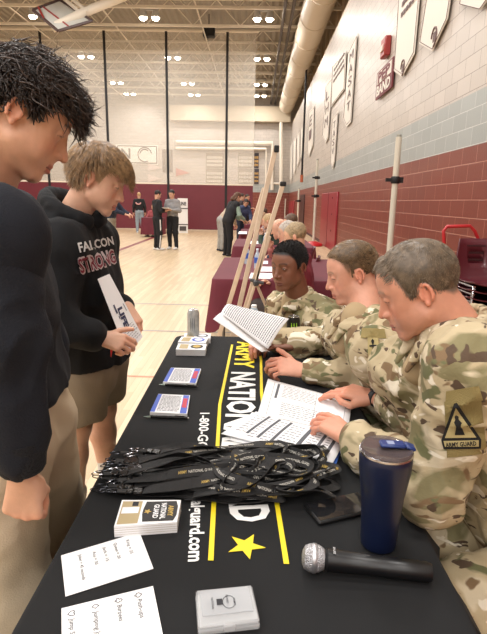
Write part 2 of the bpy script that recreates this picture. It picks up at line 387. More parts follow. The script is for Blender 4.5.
def bvh_of(o):
    me=o.data; off=A(ORG[o.name]); return BVHTree.FromPolygons([tuple(A(v.co)+off) for v in me.vertices],[tuple(p.vertices) for p in me.polygons])
def decal(mb,bv,O,ux,uy,n,fv,ff,mi=0,off=.0025,maxd=.3):
    "project a flat patch (verts x,y) along -n on to a surface"
    ux=unit(ux);uy=unit(uy);n=unit(n); out=[]
    for (x,y) in fv:
        p=A(O)+ux*x+uy*y; h=bv.ray_cast(Vector(p+n*maxd),Vector(-n),maxd*2.2)
        out.append(A(h[0])+n*off if h[0] is not None else p)
    mb.add(out,ff,mi)
def gridpatch(out2,n=10):
    "triangulated filled polygon, fan with rings"
    o=A(out2,float); c=o.mean(0); dense=[]
    k=len(o)
    for i in range(k):
        for t in np.linspace(0,1,n,endpoint=False): dense.append(o[i]*(1-t)+o[(i+1)%k]*t)
    dense=A(dense); m=len(dense); vs=[c]; fs=[]; R=6
    for r in range(1,R+1): vs+=list(c+(dense-c)*r/R)
    fs+=[(0,1+i,1+(i+1)%m) for i in range(m)]
    for r in range(R-1): fs+=[(1+r*m+i,1+(r+1)*m+i,1+(r+1)*m+(i+1)%m,1+r*m+(i+1)%m) for i in range(m)]
    return vs,fs
# hair ------------------------------------------------------------
HC=A([0,-.006,.045]); HR=A([.0765,.098,.0875])
def strands(mb,hd,n,length,flow,lift=.1,rad=.0011,rec=0.,seed=1,wob=.25,seg=8,clump=0,dens=None,side=None,low=None,k=3):
    g=np.random.default_rng(seed); done=0; tries=0
    while done<n and tries<n*30:
        tries+=1; d=unit(g.normal(size=3)); p=HC+d*HR
        z0=hairline(p[1],rec) if low is None else low(p)
        if p[2]<z0: continue
        if dens is not None and g.random()>dens(p): continue
        L=length(p,g) if callable(length) else length*(.7+.6*g.random()); st=L/seg; q=p.copy(); pts=[q.copy()]; wv=g.normal(size=3)*wob; ph=g.random()*6
        for i in range(seg):
            t=(i+1)/seg; nrm=unit((q-HC)/HR**2); f=A(flow(q,t,g),float); f=f+wv*(.6+t*.5); 
            if clump: f=f+clump*A([math.sin(ph+t*5),math.cos(ph*1.7+t*4),math.sin(ph*.6+t*6)])
            f=f-nrm*(f@nrm)*(1-.5*t); f=unit(f); q=q+f*st
            e=(q-HC)/HR; le=np.linalg.norm(e); tgt=1+lift*min(1,t*1.6)
            if le<tgt: q=HC+e/le*(le+(tgt-le)*.8)*HR
            pts.append(q.copy())
        P=hd.w(A(pts)); r=rad*hd.s*(.75+.5*g.random())*A([1]*(seg-2)+[.75,.45,.12])[:seg+1]
        mb.tube(P,r,n=k,cap=False); done+=1
def hair_cap(mb,hd,thick=.008,rec=0.,noise=.3,seed=0,low=None,nu=64,nv=40,shape=None):
    vs=[];keep={}
    for j in range(nv+1):
        for i in range(nu):
            th=PI*j/nv*.78; ph=2*PI*i/nu; d=A([math.sin(th)*math.cos(ph),math.sin(th)*math.sin(ph),math.cos(th)]); vs.append(HC+d*HR)
    vs=A(vs); hl=hairline(vs[:,1],rec) if low is None else A([low(p) for p in vs]); m=np.clip((vs[:,2]-hl)/.03,-.6,1)
    t=thick*(np.clip(m,-.5,1))*(1+noise*vnoise(vs,38,seed)+.5*noise*vnoise(vs,85,seed+3))
    if shape is not None: t=t*A([shape(p) for p in vs])
    nr=(vs-HC)/HR; V=vs+nr/np.linalg.norm(nr,axis=1)[:,None]*t[:,None]; ok=m>-.12
    fs=[]
    for j in range(nv):
        for i in range(nu):
            q=(j*nu+i,(j+1)*nu+i,(j+1)*nu+(i+1)%nu,j*nu+(i+1)%nu)
            if all(ok[list(q)]): fs.append(q)
    mb.add(hd.w(V),fs)
# skeleton → prims -------------------------------------------------
def torso(J,o=0.,fr=None,sq=1.3,belly=0.,b=1.):
    "fr: forward direction of chest"
    up=unit(J['nb']-J['pel']); side=unit(J['shR']-J['shL']); fr=unit(np.cross(up,side)) if fr is None else unit(fr); P=[]
    ch=J.get('che',lerp(J['pel'],J['nb'],.58)); wa=lerp(J['pel'],ch,.45)
    for s,sh in((1,J['shR']),(-1,J['shL'])):
        P.append(cone(J['pel']+side*s*.055*b,wa+side*s*.045*b,.108*b+o,.102*b+o,k=.06,sq=(fr,sq*.95)))
        P.append(cone(wa+side*s*.045*b,ch+side*s*.07*b,.102*b+o,.112*b+o,k=.06,sq=(fr,sq)))
        P.append(cone(ch+side*s*.07*b,lerp(J['nb'],sh,.6)-up*.05,.11*b+o,.072*b+o,k=.06,sq=(fr,sq)))
        P.append(cone(J['nb']-up*.03,sh,.052*b+o*.6,.058*b+o,k=.05))
    if belly: P.append(ell(wa+fr*.05,(.12,.12,.14),k=.06))
    return P
def arm(J,s,o=0.,k=.03,b=1.):
    return [cone(J['sh'+s],J['el'+s],.057*b+o,.043*b+o,k=k),cone(J['el'+s],J['wr'+s]-(unit(J['wr'+s]-J['el'+s])*.038 if o>.01 else 0),.043*b+o,.030*b+o*.9,k=k)]
def leg(J,s,o=0.,k=.04,b=1.,end='an'):
    return [cone(J['hi'+s],J['kn'+s],.086*b+o,.06*b+o,k=k),cone(J['kn'+s],J[end+s],.058*b+o,.038*b+o,k=k)]
def shoe(J,s,toe,sc=1.):
    a=J['an'+s]; t=unit(A([toe[0],toe[1],0])); b=A([a[0],a[1],a[2]-.055])
    return [cone(b-t*.045,b+t*.15*sc,.036,.034,k=.02,sq=((0,0,1),1.15)),cone(a-t*.01,b+t*.05,.04,.036,k=.03)]
def finish_body(mb,parent): mb.c=np.vstack(mb.cl); return mk('body',mb,SKIN,parent,smooth=True)
def newbody(): m=MB(); m.cl=[]; return m
def addskin(mb,prims,res,base):
    V,Fc=nets(prims,res); mb.add(V,Fc); mb.cl.append(np.tile(A(lin(base)[:3]),(len(V),1)))
def eyes(hd,parent,iris=(70,50,35)):
    for s in(-1,1):
        mb=MB(); c=A([s*.031,.0762,.0160]); n=16; g=unit(A([0,1,-.5]))
        V=[];Fs=[]
        mb2=MB(); mb2.lathe([(.0131*math.sin(PI*j/12)+1e-5,-.0131*math.cos(PI*j/12)) for j in range(13)],n=n)
        V=A(mb2.v); z=unit(g); x=unit(np.cross((0,0,1),z)); y=np.cross(z,x); V=V@np.stack([x,y,z],1).T+c
        mb.add(hd.w(V),mb2.f); mb.m=[2 if A(mb2.v)[list(f)].mean(0)[2]>.0124 else 1 if A(mb2.v)[list(f)].mean(0)[2]>.0108 else 0 for f in mb2.f]
        mk('eye',mb,[mat('eye_white',(178,164,156),.3),mat('iris%d'%iris[0],iris,.2),mat('pupil',(10,8,8),.1)],parent,smooth=True)
# generic distant people -------------------------------------------
def xf(pos,ang,sc):
    c,s=math.cos(ang),math.sin(ang); R=A([[c,-s,0],[s,c,0],[0,0,1]])      # local x right, y forward; ang=0 faces +Y
    return lambda p:A(pos)+(A(p)*sc)@R.T, R
def far_person(pos,ang,label,top,bot,hair,skin=(205,160,135),sc=1.,lean=0.,sit=False,arms='down',long=False,bald=False,shoes=(225,225,225),res=.02,group=None,cat='person',stripe=False,headdown=.3,sleeve=None,vest=None,turn=0.,hs=1.):
    T,R=xf(pos,ang,sc); sn,cs=math.sin(lean),math.cos(lean)
    hz=.45+.03 if sit else .93
    def U(x,y,z): z2=z-.93; return T((x,y*cs+z2*sn,hz+z2*cs-y*sn))
    J=dict(pel=U(0,0,.95),nb=U(0,.0,1.46),shR=U(.165,0,1.385),shL=U(-.165,0,1.385),che=U(0,.01,1.25))
    arm_sets={'down':((.24,-.02,1.13),(.25,.06,.88)),'hold':((.24,.02,1.14),(.1,.26,1.16)),'face':((.2,.22,1.12),(.03,.2,1.42)),'fold':((.22,.16,1.13),(-.02,.30,1.22)),'table':((.24,.14,1.16),(.12,.40,1.12)),'reach':((.22,.22,1.22),(.14,.46,1.2))}
    for s,k in((1,'R'),(-1,'L')):
        e,w=arm_sets[arms if isinstance(arms,str) else arms[0 if s>0 else 1]]; J['el'+k]=U(s*e[0],e[1],e[2]); J['wr'+k]=U(s*w[0],w[1],w[2])
        if sit:
            J['hi'+k]=T((s*.09,.02,.5)); J['kn'+k]=T((s*.11,.42,.5)); J['an'+k]=T((s*.11,.40,.09))
        else:
            J['hi'+k]=T((s*.085,0,.9)); J['kn'+k]=T((s*.1,.02,.5)); J['an'+k]=T((s*.11,-.02,.09))
    root=empty('person',pos,label,cat,group)
    fa=ang+turn; f=A([-math.sin(fa)*math.cos(headdown),math.cos(fa)*math.cos(headdown),-math.sin(headdown)])
    hd=Head(U(0,.02,1.60),f,sc=sc*hs); b=newbody(); hr=max(.009,res*.6)
    build_head(hd,b,hr,skin,skin if bald else hair,neck=J['nb'],fine=False)
    addskin(b,torso(J,-.01),res*1.3,skin)
    for k in 'RL':
        addskin(b,arm(J,k,0),res*.8,skin)
        sd=1 if k=='R' else -1
        hand(b,J['wr'+k],J['wr'+k]-J['el'+k],A([0,0,1.])+.3*R[:,0]*sd,sd,skin,res=max(.006,res*.4),curl=(.4,.45,.5,.5))
        addskin(b,leg(J,k,-.012),res*1.2,skin)
    finish_body(b,root)
    if not bald or hair!=skin:
        hb=MB(); th=.018
        P=[ell(HC+A([0,-.010,.004]),HR+A([.001,.001,.003]))]
        P+=[ell((0,.105,.008),(.09,.06,.085),k=.01,op='-')]
        P+=[ell((0,.03,-.065),(.12,.075,.085),k=.01,op='-')]
        if bald: P+=[ell((0,.0,.13),(.065,.09,.07),k=.01,op='-')]
        if long: P+=[cone((0,-.06,.04),(0,-.085,-.13),.06,.05,k=.03),cone((.05,-.03,0),(.055,-.04,-.12),.03,.025,k=.02),cone((-.05,-.03,0),(-.055,-.04,-.12),.03,.025,k=.02)]
        V,Fc=nets(P,hr); V=V+vnormals(V,Fc)*(.003*vnoise(V,45,pos[1]))[:,None]; hb.add(hd.w(V),Fc); mk('hair',hb,mat('hair_%d_%d'%(hair[0],hair[1]),hair,.6,var=.4,scale=60),root,smooth=True)
    tm=mat('top_%d_%d_%d'%top,top,.85,var=.12,scale=20); P=torso(J,.004,sq=1.2)
    if vest is None or vest:
        for k in 'RL': P+=arm(J,k,.014)
    if sleeve:
        mesh_part('vest',torso(J,.03,sq=1.15),res,tm,root,fold=dict(amp=.008,seed=pos[0])); sm=mat('sl_%d_%d_%d'%sleeve,sleeve,.85,var=.1)
        for k in 'RL': mesh_part('sleeve',arm(J,k,.012),res*.8,sm,root,fold=dict(amp=.005))
    else: mesh_part('shirt',P,res*.9,tm,root,fold=dict(amp=.009,seed=pos[0]))
    P=[cone(J['pel']+(J['hiR']-J['pel'])*.4,J['pel']+(J['hiL']-J['pel'])*.4,.118,k=.05)]
    for k in 'RL': P+=leg(J,k,.016)
    mesh_part('trousers',P,res*.9,mat('bot_%d_%d_%d'%bot,bot,.85,var=.12,scale=20),root,fold=dict(amp=.008,seed=pos[0]+3))
    if stripe:
        for k,s in(('R',1),('L',-1)):
            sb=MB(); oo=R[:,0]*s; sb.ribbon([lerp(J['hi'+k],J['kn'+k],0)+oo*.108,lerp(J['hi'+k],J['kn'+k],.5)+oo*.092,J['kn'+k]+oo*.078,lerp(J['kn'+k],J['an'+k],.5)+oo*.068,J['an'+k]+oo*.058],[R[:,1]*.016]*5,.004); mk('stripe',sb,mat('cloth_white',(225,225,225),.8),root)
    toe=A([-math.sin(ang),math.cos(ang)])
    for k in 'RL': mesh_part('shoe',shoe(J,k,toe),res*.6,mat('shoe_%d_%d'%(shoes[0],shoes[2]),shoes,.6),root)
    return root,J,hd
# ---------------------------------------------------------------- room
WX=2.4; LX=-21.; YB=-17.; YC=24.6; YE=38.; ZR=9.4
def block_mat():
    m,nt,b=nodes('painted_block'); L=nt.links.new; b.inputs['Roughness'].default_value=.38
    g=N(nt,'ShaderNodeNewGeometry'); s=N(nt,'ShaderNodeSeparateXYZ'); L(g.outputs['Position'],s.inputs[0])
    ad=N(nt,'ShaderNodeMath',operation='ADD'); L(s.outputs['X'],ad.inputs[0]); L(s.outputs['Y'],ad.inputs[1])
    c=N(nt,'ShaderNodeCombineXYZ'); L(ad.outputs[0],c.inputs['X']); L(s.outputs['Z'],c.inputs['Y'])
    br=N(nt,'ShaderNodeTexBrick'); br.inputs['Scale'].default_value=1; br.inputs['Brick Width'].default_value=.4; br.inputs['Row Height'].default_value=.2; br.inputs['Mortar Size'].default_value=.004; br.inputs['Mortar Smooth'].default_value=.3
    br.inputs['Color1'].default_value=(1,1,1,1); br.inputs['Color2'].default_value=(.90,.90,.90,1); br.inputs['Mortar'].default_value=(0,0,0,1)
    mp=N(nt,'ShaderNodeMapping'); mp.inputs['Location'].default_value=(0,.1-.01,0); L(c.outputs[0],mp.inputs[0]); L(mp.outputs[0],br.inputs['Vector'])
    def band(z,c1,c2,prev):
        gt=N(nt,'ShaderNodeMath',operation='GREATER_THAN'); L(s.outputs['Z'],gt.inputs[0]); gt.inputs[1].default_value=z
        mx=N(nt,'ShaderNodeMix',data_type='RGBA'); L(gt.outputs[0],mx.inputs[0]); mx.inputs[6].default_value=lin(c1) ; mx.inputs[7].default_value=lin(c2)
        if prev: L(prev,mx.inputs[6])
        return mx.outputs[2]
    bc=band(2.68,(0,0,0),(190,181,172),band(2.1,(126,62,50),(160,165,163),None)); mc=band(2.68,(0,0,0),(128,116,106),band(2.1,(186,132,114),(202,204,200),None))
    mul=N(nt,'ShaderNodeMix',data_type='RGBA',blend_type='MULTIPLY'); mul.inputs[0].default_value=1; L(bc,mul.inputs[6]); L(br.outputs['Color'],mul.inputs[7])
    mx=N(nt,'ShaderNodeMix',data_type='RGBA'); L(br.outputs['Fac'],mx.inputs[0]); L(mul.outputs[2],mx.inputs[6]); L(mc,mx.inputs[7]); L(mx.outputs[2],b.inputs['Base Color'])
    no=N(nt,'ShaderNodeTexNoise',Scale=40.,Detail=4.); L(g.outputs['Position'],no.inputs['Vector'])
    h=N(nt,'ShaderNodeMath',operation='MULTIPLY_ADD'); L(br.outputs['Fac'],h.inputs[0]); h.inputs[1].default_value=-1.; sc=N(nt,'ShaderNodeMath',operation='MULTIPLY'); L(no.outputs['Fac'],sc.inputs[0]); sc.inputs[1].default_value=.3; L(sc.outputs[0],h.inputs[2])
    bu=N(nt,'ShaderNodeBump',Strength=.5,Distance=.01); L(h.outputs[0],bu.inputs['Height']); L(bu.outputs['Normal'],b.inputs['Normal']); return m
def floor_mat():
    m,nt,b=nodes('maple_floor'); L=nt.links.new
    g=N(nt,'ShaderNodeNewGeometry'); s=N(nt,'ShaderNodeSeparateXYZ'); L(g.outputs['Position'],s.inputs[0]); c=N(nt,'ShaderNodeCombineXYZ'); L(s.outputs['Y'],c.inputs['X']); L(s.outputs['X'],c.inputs['Y'])
    br=N(nt,'ShaderNodeTexBrick'); br.offset=.37; br.inputs['Scale'].default_value=1; br.inputs['Brick Width'].default_value=.9; br.inputs['Row Height'].default_value=.057; br.inputs['Mortar Size'].default_value=.0012; br.inputs['Bias'].default_value=-.05
    br.inputs['Color1'].default_value=lin((214,190,154)); br.inputs['Color2'].default_value=lin((196,168,130)); br.inputs['Mortar'].default_value=lin((176,144,108)); L(c.outputs[0],br.inputs['Vector'])
    mp=N(nt,'ShaderNodeMapping'); mp.inputs['Scale'].default_value=(1.2,18,1); L(c.outputs[0],mp.inputs[0]); no=N(nt,'ShaderNodeTexNoise',Scale=1.,Detail=5.); L(mp.outputs[0],no.inputs['Vector'])
    mr=N(nt,'ShaderNodeMapRange'); mr.inputs['To Min'].default_value=.82; mr.inputs['To Max'].default_value=1.14; L(no.outputs['Fac'],mr.inputs['Value'])
    v=N(nt,'ShaderNodeVectorMath',operation='SCALE'); L(br.outputs['Color'],v.inputs[0]); L(mr.outputs[0],v.inputs['Scale']); L(v.outputs[0],b.inputs['Base Color'])
    b.inputs['Roughness'].default_value=.36; b.inputs['Coat Weight'].default_value=.18; b.inputs['Coat Roughness'].default_value=.2; return m
def deck_mat():
    m,nt,b=nodes('roof_deck'); L=nt.links.new; b.inputs['Base Color'].default_value=lin((156,148,136)); b.inputs['Roughness'].default_value=.7
    g=N(nt,'ShaderNodeNewGeometry'); w=N(nt,'ShaderNodeTexWave',Scale=1.1); w.bands_direction='X'; L(g.outputs['Position'],w.inputs['Vector']); bu=N(nt,'ShaderNodeBump',Strength=1.,Distance=.05); L(w.outputs['Fac'],bu.inputs['Height']); L(bu.outputs['Normal'],b.inputs['Normal'])
    return m
def S(name,mb,m,**k): return mk(name,mb,m,kind='structure',org=(0,0,0),smooth=k.pop('smooth',False),**k)
BLK=block_mat()
fl=MB().box(((LX+3)/2,(YB+YE)/2,-.05),(3.4-LX,YE-YB+.4,.1)); S('floor',fl,floor_mat())
S('ceiling',MB().box(((LX+3)/2,(YB+YE)/2,ZR+.1),(3.4-LX,YE-YB+.4,.2)),deck_mat())
S('wall_right',MB().box((WX+.15,(YB+YE)/2,3.4),(.3,YE-YB,6.8)),BLK)
up=MB().box((WX+.85,(YB+YE)/2,8.05),(.3,YE-YB,2.7))
for y in np.arange(YB+1,YE,1.55): up.box((WX+.6,y,8.1),(.25,.5,2.6))
up.box((WX+.35,(YB+YE)/2,6.83),(.7,YE-YB,.06)); S('wall_right_upper',up,mat('upper_panel',(190,172,148),.7))
S('wall_left',MB().box((LX-.15,(YB+YE)/2,ZR/2),(.3,YE-YB,ZR)),BLK)
S('wall_back',MB().box(((LX+3)/2,YB-.15,ZR/2),(3.4-LX,.3,ZR)),BLK)
S('wall_far',MB().box(((LX+3)/2,YE+.15,ZR/2),(3.4-LX,.3,ZR)),BLK)
S('baseboard_right',MB().box((WX-.008,(YB+YE)/2,.05),(.016,YE-YB-.04,.1)),mat('base_dark',(70,32,34),.6))
# court lines painted on the floor
def line(n,p,q,w,m):
    p=A([*p,0.002]);q=A([*q,0.002]); d=unit(q-p); s=np.cross(d,[0,0,1])*w/2; b=MB(); b.box((p+q)/2+A([0,0,-.0005]),(1,1,1)); b=MB(); b.add([p-s,p+s,q+s,q-s],[(0,1,2,3)]); b.f=[(3,2,1,0)]; tag(S(n,b,m))
gl=mat('line_grey',(150,140,138),.4); ml=mat('line_maroon',(120,40,50),.4)
a=PZ(90,302.5,0);line('trim_1',(LX+1,a[1]),(1.8,a[1]),.05,gl)
a=PZ(160,331,0);line('trim_2',(LX+1,a[1]),(1.8,a[1]),.04,gl)
a=PZ(120,376,0);line('trim_3',(LX+1,a[1]),(1.8,a[1]),.035,mat('line_tan',(190,130,100),.4))
a=PZ(113,252.5,0);b=PZ(160,235,0);line('trim_4',a[:2]-1.2*(b-a)[:2],b[:2],.16,ml)
# divider curtain ---------------------------------------------------
xr=PY(254.5,120,YC)[0]
def net_mat():
    m,nt,b=nodes('curtain_net'); L=nt.links.new; out=nt.nodes['Material Output']; t=N(nt,'ShaderNodeBsdfTransparent'); mx=N(nt,'ShaderNodeMixShader'); mx.inputs[0].default_value=.23
    b.inputs['Base Color'].default_value=lin((246,240,228)); b.inputs['Roughness'].default_value=.9; tr=N(nt,'ShaderNodeBsdfTranslucent'); tr.inputs[0].default_value=lin((240,235,225)); m2=N(nt,'ShaderNodeMixShader'); m2.inputs[0].default_value=.4
    L(b.outputs[0],m2.inputs[1]); L(tr.outputs[0],m2.inputs[2]); L(t.outputs[0],mx.inputs[1]); L(m2.outputs[0],mx.inputs[2]); L(mx.outputs[0],out.inputs['Surface']); return m
cur=empty('divider_curtain',((xr+LX)/2,YC,0),'tall divider curtain, solid maroon below and white see-through net above','curtain')
ztop=PY(230,31,YC)[2]
mk('solid_panel',MB().box(((xr+LX+.1)/2,YC,1.12),(xr-LX-.1,.03,2.12)),mat('vinyl_maroon',(104,34,46),.45,var=.06,scale=2),cur)
nm=MB(); nm.box(((xr+LX+.1)/2,YC,(2.18+ztop)/2),(xr-LX-.1,.006,ztop-2.18)); mk('net',nm,net_mat(),cur,smooth=False)
mk('hem',MB().box(((xr+LX+.1)/2,YC-.012,2.2),(xr-LX-.1,.012,.07)),mat('hem_cream',(226,214,196),.7),cur)
BLKM=mat('black_strap',(22,20,22),.6)
for u in(107,167.3,226.8,45,-20):
    x=PY(u,110,YC)[0]; 
    mk('strap',MB().box((x,YC-.035,ztop/2+.05),(.11,.02,ztop)),BLKM,cur)
mk('top_pipe',MB().tube([(LX+.1,YC,ztop),(xr+.1,YC,ztop)],.07,8),mat('white_pipe',(226,218,204),.5),cur)
# roof trusses -------------------------------------------------------
TM=mat('truss_paint',(222,214,200),.55)
def truss(y,z0=8.35,z1=ZR-.03):
    b=MB(); x0,x1=LX+.05,WX+.6
    for z in(z0,z1-.04): b.box(((x0+x1)/2,y,z),(x1-x0,.1,.09))
    n=26; xs=np.linspace(x0,x1,n)
    for i in range(n-1): b.tube([(xs[i],y,z0 if i%2 else z1-.05),(xs[i+1],y,z1-.05 if i%2 else z0)],.022,4)
    return b
ty=[18.6,20.4,22.4,26.1,28.0,30.0,32.0,34.0,36.0]; ordn=['nearest of the three before the curtain','middle of the three before the curtain','last of the three before the curtain','first beyond the net','second beyond the net','third beyond the net','fourth beyond the net','fifth beyond the net','farthest, beside the far wall']
for y,o_ in zip(ty,ordn): mk('roof_truss',truss(y),TM,smooth=False,label='cream steel zigzag roof truss across the gym, '+o_,cat='truss',group='steel roof trusses')
b=MB()
for x in(-17,-13,-9.5,-6,-2.4,.9): b.tube([(x,3,8.42),(x,YE-.1,8.42)],.03,6)
S('trim_5',b,TM)
# duct
DM=mat('duct_paint',(205,192,172),.45)
d=empty('air_duct',(1.93,16,7.9),'large round beige air duct running under the roof along the right wall','duct')
m=MB(); m.tube([(1.93,2.,7.95),(1.93,YE-1.,7.95)],.52,24); 
mk('pipe',m,DM,d,smooth=None)
for y in np.arange(3,YE-1,2.4): mk('band',MB().lathe([(.525,-.04),(.545,-.03),(.545,.03),(.525,.04)],(1.93,y,7.95),24,R=A([[1,0,0],[0,0,-1],[0,1,0]])),DM,d,smooth=None)
for y in(): 
    mk('branch',MB().tube([(1.93,y,7.95),(1.2,y,7.6),(1.05,y,7.3)],.22,14),DM,d)
for x,y0 in((.85,3),(1.15,3)):
    mk('conduit_run',MB().tube([(x,y0,8.2),(x,YE-.2,8.2)],.06,8),mat('conduit_dark',(70,60,56),.5),label='dark conduit under the roof beside the round duct, '+('outer' if x<1 else 'inner'),cat='conduit',smooth=None)
# ceiling lights and added fill rows -----------------------------------------------------
lamp_rows=[21.3,26.8,32.4,35.6]; lamp_x=[-8.6,-4.3,.1]
LE=mat('lamp_glow',(255,238,214),.5,emit=30); LH=mat('lamp_housing',(200,200,200),.4)
RW=['front row','second row, behind the net','third row, behind the net','back row, behind the net']; CW=['left','middle','right']
def light_at(x,y,vis=True,z=8.25,power=165):
    power=power*(.9 if y>30 else 1.)
    if vis:
        i=lamp_rows.index(y); j=lamp_x.index(x)
        L_=empty('ceiling_light',(x,y,z),'bright twin-lamp fixture hanging from the gym roof, %s, %s column'%(RW[i],CW[j]),'light','gym ceiling lights')
        for s in(-1,1):
            mk('housing',MB().lathe([(.05,.28),(.1,.26),(.17,.05),(.18,0.),(.17,0.)],(x+s*.24,y,z+.02),16),LH,L_)
            mk('lamp',MB().lathe([(.01,-.075),(.09,-.06),(.145,0),(.15,.03)],(x+s*.24,y,z-.0),16),LE,L_)
        mk('bracket',MB().box((x,y,z+.3),(.7,.06,.06)),LH,L_)
    ld=bpy.data.lights.new('gym_lamp_or_fill','AREA'); ld.shape='DISK'; ld.size=.9; ld.energy=power; ld.color=(1,.975,.945); lo=bpy.data.objects.new('gym_lamp_or_fill',ld); COL.objects.link(lo); lo.location=(x,y,z-.12)
for y in lamp_rows:
    for x in lamp_x: light_at(x,y)
for y in(-15,-11,-7,-3,1.5,6,11,16):  # rows behind the camera are unseen fill, added to light camera-facing sides
    for x in(-12.9,-8.6,-4.3,.1): light_at(x,y,False)
for y in(21.3,32.4): light_at(-14,y,False)
# folded backboard, speaker -----------------------------------------
r=empty('basketball_backboard',PY(62,18,18.5),'basketball backboard folded up under the roof at top left','backboard')
c0=[PY(33,10,18.4),PY(60,0,18.9),PY(92,21,18.5),PY(58,31,18.0)]
n_=unit(np.cross(c0[1]-c0[0],c0[3]-c0[0])); mk('board',MB().prism(c0,n_,.06),mat('board_grey',(196,196,190),.35),r,smooth=False)
b=MB()
for i in range(4): b.tube([c0[i],c0[(i+1)%4]],.05,6)
mk('frame',b,mat('frame_dark',(66,44,40),.5),r)
b=MB(); b.tube([lerp(c0[0],c0[1],.35),lerp(c0[3],c0[2],.35)],.03,6); b.tube([lerp(c0[0],c0[1],.2)-n_*.03,lerp(c0[0],c0[3],.45)-n_*.03],.035,6); mk('trim_strip',b,mat('red_trim',(150,50,44),.5),r)
b=MB(); b.tube([PY(52,28,18.3),PY(85,12,18.6),PY(134,-8,18.9)],.15,12); b.tube([PY(62,-3,18.7),PY(82,14,18.5)],.06,8); b.tube([PY(70,-3,18.7),PY(88,12,18.5)],.06,8)
mk('support_arm',b,mat('white_pipe',(226,218,204),.5),r)
sp=PY(209,32,YC-.3); s_=empty('hanging_speaker',sp,'small black loudspeaker hung at the top of the divider curtain','speaker'); mk('cabinet',MB().box(sp,(.52,.4,.42),bev=.03),BLKM,s_); mk('hanger',MB().tube([sp+A([0,0,.2]),A([sp[0],sp[1],ZR])],.02,6),BLKM,s_)
# far wall: maroon pad, posters, pipes, banners ----------------------
Yw=YE-.03
wp=mat('white_pipe',(226,218,204),.5)
b=MB(); b.tube([PY(176,142,Yw-.3),PY(272,143,Yw-.3),PY(272,190,Yw-.3)],.14,8); b.tube([PY(176,148,Yw-.3),PY(266,149,Yw-.3),PY(266,183,Yw-.3),PY(284,184,Yw-.3)],.1,8); b.tube([PY(281,110,Yw-.5),PY(281,190,Yw-.5)],.12,8)
mk('wall_pipe',b,wp,label='white painted pipes running along and down the far wall',cat='pipe')
b=MB().box((-2,Yw-.4,PY(240,115,Yw)[2]),(8.5,.5,1.)); S('trim_6',b,mat('beam_beige',(186,172,150),.7))
def poster(u0,v0,u1,v1,lab,Y,c,c2,rows=3):
    p0=PY(u0,v1,Y);p1=PY(u1,v0,Y); r=empty('wall_poster',A([(p0[0]+p1[0])/2,Y,p0[2]]),lab,'poster','posters on the far wall')
    mk('sheet',MB().box(((p0[0]+p1[0])/2,Y,(p0[2]+p1[2])/2),(p1[0]-p0[0],.04,p1[2]-p0[2])),mat('poster%d'%c[0],c,.6),r,smooth=False)
    b=MB(); w=p1[0]-p0[0]; h=p1[2]-p0[2]
    for k in range(rows):
        for i in range(8): b.box((p0[0]+w*(.1+.11*i),Y-.03,p0[2]+h*(.2+.25*k)),(w*.08,.02,h*.16*(.7+.5*random.random())))
    mk('print',b,mat('print%d'%c2[0],c2,.6),r,smooth=False)
for u0,v0,u1,v1,l,c,c2 in [(206,153,224,168,'grey team photo poster, upper of the left pair behind the net',(150,138,124),(205,198,186)),(206,169,224,184,'grey team photo poster, lower of the left pair behind the net',(150,138,124),(205,198,186)),(238,153,253,168,'grey team photo poster, upper of the right pair behind the net',(150,138,124),(205,198,186)),(238,169,253,184,'grey team photo poster, lower of the right pair behind the net',(150,138,124),(205,198,186)),
    (254,153,259,168,'dark colourful poster just right of the curtain edge, upper',(60,54,60),(190,150,90)),(254,169,259,184,'dark colourful poster just right of the curtain edge, lower',(60,54,60),(190,150,90))]: poster(u0,v0,u1,v1,l,Yw,c,c2)
p0=PY(117,164,Yw);p1=PY(158,145,Yw); r=empty('wall_banner',A([(p0[0]+p1[0])/2,Yw,p0[2]]),'wide white banner with a dark outline and letter N on the far wall','banner')
mk('sheet',MB().box((p0+p1)/2,(p1[0]-p0[0],.04,p1[2]-p0[2])),mat('banner_white',(222,216,206),.6),r,smooth=False)
b=MB(); ot=mat('print_dark',(96,84,80),.6); w=p1[0]-p0[0]; h=p1[2]-p0[2]
for z in(p0[2]+.1,p1[2]-.1): b.box(((p0[0]+p1[0])/2,Yw-.03,z),(w-.2,.02,.06))
for x in(p0[0]+.1,p1[0]-.1): b.box((x,Yw-.03,(p0[2]+p1[2])/2),(.06,.02,h-.2))
text(b,'N',(p0[0]+.35,Yw-.04,p0[2]+.4),(1,0,0),(0,0,1),h*.5,bold=.02)
cx=p0[0]+w*.68; cz=(p0[2]+p1[2])/2
for t0,t1,rr in((.2,5.2,.5),(.8,3.0,.36)): b.tube([(cx+rr*math.cos(t),Yw-.04,cz+rr*math.sin(t)) for t in np.linspace(t0,t1,14)],.035,5)
mk('print',b,ot,r,smooth=False)
for u,v,fl in [(148,167,'upper'),(148,178,'lower'),(176,172,'right')]:
    a_=PY(u,v-4,Yw);c_=PY(u,v+4,Yw);e_=PY(u+14,v+1,Yw); mk('pennant',MB().prism([a_,c_,e_],(0,-1,0),.03),mat('pennant%s'%fl,(206,190,182) if fl!='right' else (190,130,120),.6),label='small triangular pennant on the far wall, '+fl+' one',cat='pennant',group='pennants on the far wall',smooth=False)
mk('far_banner',MB().box(PY(167.5,161,Yw),(.75,.04,1.6)),mat('print150',(128,116,106),.6),label='narrow grey banner on the far wall by the second strap',cat='banner',smooth=False)
